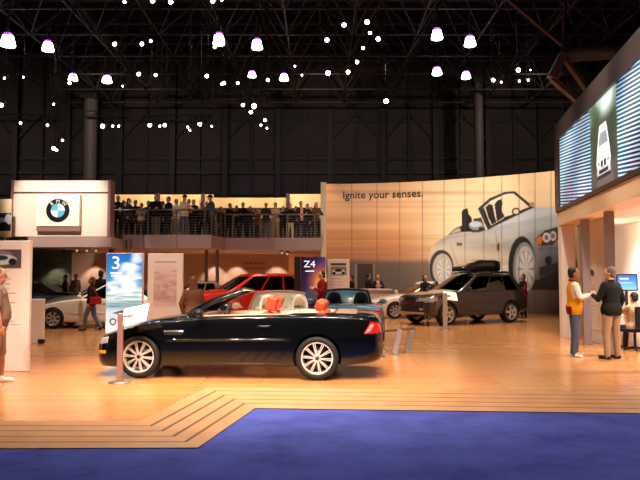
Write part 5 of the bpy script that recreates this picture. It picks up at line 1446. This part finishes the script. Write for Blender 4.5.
# ------------------------------------------------------------------ people on the gallery
G_ = 'visitors standing on the gallery'
def gal(u, y, yaw, H, label, **kw):
    p = on_y(u, 236, y); person(label, 'person', (p.x, y, ZD + .001), yaw, H, group=G_, voxel=.018, shoes=shb, **kw)
F_ = -PI / 2
gal(117.5, 27.9, F_ + .2, 1.74, 'gallery visitor in black at the far left end of the railing', la='rail', ra='hold', top=blk, legs=blk, hair=hdark)
gal(128.5, 28.3, F_ + 1.2, 1.66, 'gallery visitor in a long dark coat, second from the left end', la='hang', ra='pocket', top=dkb, legs=blk, hair=hdark, hairstyle='long', coat=True)
gal(141, 28.6, F_ - .2, 1.50, 'short gallery visitor in a tan top between taller dark figures', la='hold', ra='hold', top=tanc, legs=dkb, hair=hdark, skin='tan')
gal(155.5, 27.9, F_, 1.78, 'broad gallery visitor in a black jacket with both hands on the left railing', la='rail', ra='rail', top=blk, legs=gry, hair=hdark, build=1.1)
gal(168, 28.3, F_ - .7, 1.74, 'gallery visitor in black turned to the left, beside the white-shirted one', la='hold', ra='hang', top=blk, legs=navy, hair=hdark)
gal(176, 28.7, F_ + .5, 1.68, 'gallery visitor in a white shirt behind the left railing', la='hang', ra='hold', top=wht, legs=tanc, hair=hbrown)
gal(184, 28.0, F_ + .9, 1.78, 'gallery visitor in a cream jacket and dark cap', la='rail', ra='hold', top=crm, legs=jean, hair=hdark, hairstyle='cap')
gal(188.5, 29.2, F_ + .1, 1.74, 'gallery visitor in black just behind the cream jacket', la='hang', ra='hang', top=blk, legs=blk, hair=hdark)
gal(195.5, 28.9, F_ - .4, 1.70, 'gallery visitor in black bending forward right of the cream jacket', la='rail', ra='rail', top=blk, legs=blk, hair=hdark, lean=.28)
gal(207, 29.4, F_ + .6, 1.64, 'gallery visitor in dark brown behind the angled railing', la='hold', ra='hang', top=dkb, legs=blk, hair=hdark)
gal(212, 28.5, F_ - 1.1, 1.84, 'tall gallery visitor in a blue grey jacket and cap leaning at the angled corner', la='rail', ra='rail', top=K('bluegrey', (84, 96, 112)), legs=blk, hair=hdark, hairstyle='cap', lean=.12)
gal(228, 30.2, F_ + .9, 1.66, 'gallery visitor in black leaning at the left end of the right railing', la='rail', ra='rail', top=blk, legs=blk, hair=hdark, lean=.20)
gal(243, 30.0, F_ + .1, 1.68, 'gallery visitor in a black jacket and jeans raising a hand to the face', la='camera', ra='rail', top=blk, legs=navy, hair=hdark, lean=.1)
gal(250, 30.8, F_ - .2, 1.60, 'gallery visitor with long dark hair beside the one raising a hand', la='camera', ra='hold', top=dkb, legs=navy, hair=hdark, hairstyle='long')
gal(257, 31.5, F_ + 1.0, 1.50, 'short gallery visitor in brown set back in the crowd', la='hang', ra='hold', top=brn, legs=dkb, hair=hdark)
gal(266, 30.0, F_, 1.66, 'gallery visitor in dark grey with forearms on the right railing', la='rail', ra='rail', top=K('charcoal', (60, 50, 48)), legs=gry, hair=hdark, lean=.12)
gal(275.5, 30.6, F_ - .3, 1.74, 'gallery visitor in a pale tan shirt at the middle of the right railing', la='rail', ra='rail', top=K('paleshirt', (206, 172, 140)), legs=tanc, hair=hbrown, lean=.06)
gal(290, 30.6, F_ + .2, 1.68, 'gallery visitor in a black top and pale trousers with elbows raised', la='camera', ra='camera', top=blk, legs=crm, hair=hdark)
gal(301, 30.0, F_ + .3, 1.74, 'gallery visitor in an open dark jacket over a pale shirt', la='rail', ra='pocket', tops=[dkb, K('pink', (224, 150, 120))], top_fn=lambda x, y, z: 1 if (abs(y) < .06 and x > .06) else 0, legs=navy, hair=hdark)
gal(307, 30.9, F_ - .6, 1.72, 'gallery visitor in navy close behind the open dark jacket', la='hang', ra='hang', top=navy, legs=navy, hair=hdark)
gal(316, 30.0, F_ + .5, 1.68, 'gallery visitor with long hair and a brown jacket at the far right end', la='rail', ra='rail', top=brn, legs=blk, hair=hbrown, hairstyle='long', lean=.08)

for u, H, lb, kw in ((123, 1.70, 'gallery visitor in black glimpsed between the far left one and the long dark coat', {}), (135, 1.72, 'gallery visitor in navy half hidden left of the short tan-topped one', dict(c=1)), (148, 1.68, 'gallery visitor in dark brown half hidden right of the short tan-topped one', dict(c=2)),
        (162, 1.66, 'gallery visitor in black half hidden right of the broad black jacket', {}), (202, 1.70, 'gallery visitor in navy standing back, left of the angled railing', dict(c=1)), (221, 1.62, 'gallery visitor in black set back behind the angled railing', {}), (236, 1.66, 'gallery visitor in brown set back, left of the raised hand', dict(c=2)),
        (283, 1.62, 'gallery visitor in black set back, left of the raised elbows', {}), (296, 1.64, 'gallery visitor in dark brown set back, right of the raised elbows', dict(c=2)), (311, 1.60, 'gallery visitor in black set back near the right end', {})):
    gal(u, (30.2 if u == 202 else 29.4 if u < 210 else 31.2), F_ + math.sin(u) * .9, H, lb, la=('hang', 'hold', 'pocket')[u % 3], ra='hang', top=(blk, navy, dkb)[kw.get('c', 0)], legs=blk, hair=hdark)

# ------------------------------------------------------------------ lamps in the roof
lampm = mat('high_bay_glow', (255, 250, 255), .5, emit=(250, 246, 255), es=5); spotm = mat('spot_glow', (255, 246, 240), .5, emit=(255, 240, 226), es=9)
lampp = mat('high_bay_rim', (200, 120, 230), .5, emit=(190, 80, 240), es=.9)
can = mat('lamp_can', (26, 24, 25), .6)
hb = None
HB = [(8, 40, 1.25), (48, 46, 1), (107, 79, .85), (219, 39, 1.1), (257, 44, 1), (252, 74, .7), (284, 77, .8), (437, 34, 1), (470, 41, 1), (437, 71, .85), (466, 75, .8), (73, 77, .8)]
HBL = ['first high-bay lamp from the left edge in the front row', 'second high-bay lamp from the left edge in the front row', 'high-bay lamp left of centre in the back row, above the grey round column', 'high-bay lamp left of the pair above the middle of the gallery', 'high-bay lamp right of the pair above the middle of the gallery',
       'dimmer high-bay lamp behind the hanging spot cluster', 'back-row high-bay lamp just right of the dimmer one', 'left upper high-bay lamp of the four over the mural', 'right upper high-bay lamp of the four over the mural', 'left lower high-bay lamp of the four over the mural', 'right lower high-bay lamp of the four over the mural', 'small dim high-bay lamp seen between trusses at the left']
for (u, v, s_), lb in zip(HB, HBL):
    z = 12.3; d = ray(u, v); y = (z - CAMZ) / d.z * d.y; p = on_y(u, v, y); r = .0088 * y * s_
    t = thing('high_bay_lamp', lb, 'lamp', p, 0, 'white high-bay lamps under the hall roof')
    m = MB(); m.lathe([(r, -.22 * s_), (r * 1.02, -.18 * s_), (r * .72, .14 * s_), (r * .6, .17 * s_), (0, .17 * s_)], 20); m.build('shade', lampm, t)
    m = MB(); m.lathe([(r * .72, .145 * s_), (r * .5, .25 * s_), (0, .26 * s_)], 20); m.build('top_collar', lampp, t)
    m = MB(); m.tube([(0, 0, .25 * s_), (0, 0, zb - z - .02)], .05, 8); m.build('hanger', can, t)
SPOTS = [
 ('small bright spots along the upper left edge of the roof', [(5, 78, .6), (2, 105, 1.1), (21, 123, .7), (24, 77, .5), (48, 125, .7), (70, 83, .9), (63, 140, .6), (54, 148, 1), (57, 150, .7), (54, 104, .6), (72, 77, .8)], 27),
 ('small bright spots hanging above the emblem box', [(103, 126, 1.1), (113, 126, .6), (119, 126, .6), (123, 86, .5), (115, 44, 1.1), (142, 44, 1.1), (151, 41, .8), (139, 74, 1.0), (156, 75, .9)], 27),
 ('small bright spots in the row above the left gallery', [(150, 125, 1), (160, 126, .6), (165, 125, .9), (188, 127, .6), (190, 130, .5), (200, 124, 1), (207, 76, 1)], 28),
 ('bright spots at the top edge of the picture', [(125, 2, .9), (153, 1, 1.2), (171, 2, 1.3), (213, 1, 1.2), (222, 0, .8)], 21),
 ('small spots hanging in the cluster over the middle of the gallery', [(215, 47, .9), (224, 83, .9), (222, 84, .7), (238, 83, .8), (243, 105, .9), (254, 106, 1.4), (251, 112, 1.0), (265, 120, .8), (261, 125, .6), (267, 128, .5), (212, 126, .5), (268, 80, .9), (295, 66, .5), (302, 75, .5)], 25),
 ('bright spots clustered above the left half of the mural', [(327, 40, 1.2), (344, 25, 1.2), (367, 22, 1.3), (370, 33, .9), (378, 39, 1.2), (363, 48, .9), (357, 62, 1.0), (328, 73, 1.3), (348, 72, 1.1)], 23),
 ('lone bright spot hanging lowest over the mural', [(386, 101, 1.3)], 23),
 ('small spots in the dark to the right of the mural lamps', [(493, 80, 1.0), (501, 82, .5), (518, 70, 1.2), (519, 81, .6), (528, 80, .6), (530, 70, .4)], 27)]
for lb, L_, y in SPOTS:
    for i, (u, v, s_) in enumerate(L_):
        yy = y + (i * 37 % 11) * .15; p = on_y(u, v, yy); r = .0027 * yy * s_
        t = thing('spotlight', lb.replace('spots', 'spot').replace('small bright spot ', 'small bright spot, one of those ').replace('bright spot at', 'bright spot, one of those at').replace('bright spot clustered', 'bright spot, one of those clustered').replace('small spot ', 'small spot, one of those ') if len(L_) > 1 else lb, 'spotlight', p, 0, lb)
        m = MB(); m.ell((0, -.05, -.02), (r, r * .7, r), 12, 8); m.build('lens', spotm, t)
        m = MB(); m.tube([(0, -.03, 0), (0, .30, .14)], [r * 1.05, r * .8], 12); m.build('housing', can, t)
        m = MB(); m.tube([(0, .14, .12), (0, .14, zb - p.z - .02)], .018, 6); m.build('hanger', can, t)
# the hanging rig: lighting pipes
def truss(u0, v0, u1, v1, y, label):
    y += 2.2
    a, b = on_y(u0, v0, y), on_y(u1, v1, y); t = thing('lighting_truss', label, 'truss', a); m = MB(); d = b - a; n = max(3, int(d.length / .6))
    for off in ((0, 0, 0), (0, .35, 0), (0, .17, .32)): m.tube([Vector(off), d + Vector(off)], .028, 6)
    for i in range(n):
        p0, p1 = d * (i / n), d * ((i + 1) / n)
        m.tube([p0, p1 + Vector((0, .17, .32))], .016, 5); m.tube([p0 + Vector((0, .35, 0)), p1 + Vector((0, .17, .32))], .016, 5); m.tube([p0, p1 + Vector((0, .35, 0))], .016, 5)
    m.build('lattice', mat('truss_alloy', (44, 40, 38), .7), t)
    for f_ in (.12, .88):
        q0 = d * f_ + Vector((0, .17, .3)); m = MB(); m.tube([q0, (q0.x, q0.y, zb - a.z - .02)], .015, 6); m.build('hanger', can, t)
truss(84, 117, 130, 117, 28.2, 'short alloy lighting truss left of the thick round column')
truss(140, 121, 212, 121, 29.8, 'alloy lighting truss above the left gallery')
truss(216, 99, 272, 99, 26.2, 'alloy lighting truss crossing the middle spot cluster')
truss(322, 68, 392, 68, 25, 'alloy lighting truss carrying the bright mural spots')
truss(-20, 120, 62, 120, 28.6, 'alloy lighting truss at the far left of the roof')

# ------------------------------------------------------------------ light
def spot(loc, tgt, e, col=(1, .80, .58), ang=50, blend=.6, r=.12):
    l = bpy.data.lights.new('spot_lamp', 'SPOT'); l.energy = e; l.color = col; l.spot_size = math.radians(ang); l.spot_blend = blend; l.shadow_soft_size = r
    o = bpy.data.objects.new('spot_lamp', l); C.objects.link(o); o.location = loc
    o.rotation_euler = (Vector(tgt) - Vector(loc)).to_track_quat('-Z', 'Y').to_euler()
W_ = (1, .83, .67)
exec(LIGHTS)
w = bpy.data.worlds.new('world'); SC.world = w; w.use_nodes = True
w.node_tree.nodes['Background'].inputs[0].default_value = rgb((120, 100, 96)); w.node_tree.nodes['Background'].inputs[1].default_value = WORLD
SC.view_settings.view_transform = 'Standard'; SC.view_settings.look = 'None'; SC.view_settings.gamma = 1; SC.view_settings.use_curve_mapping = False
SC.view_settings.exposure = EXPO
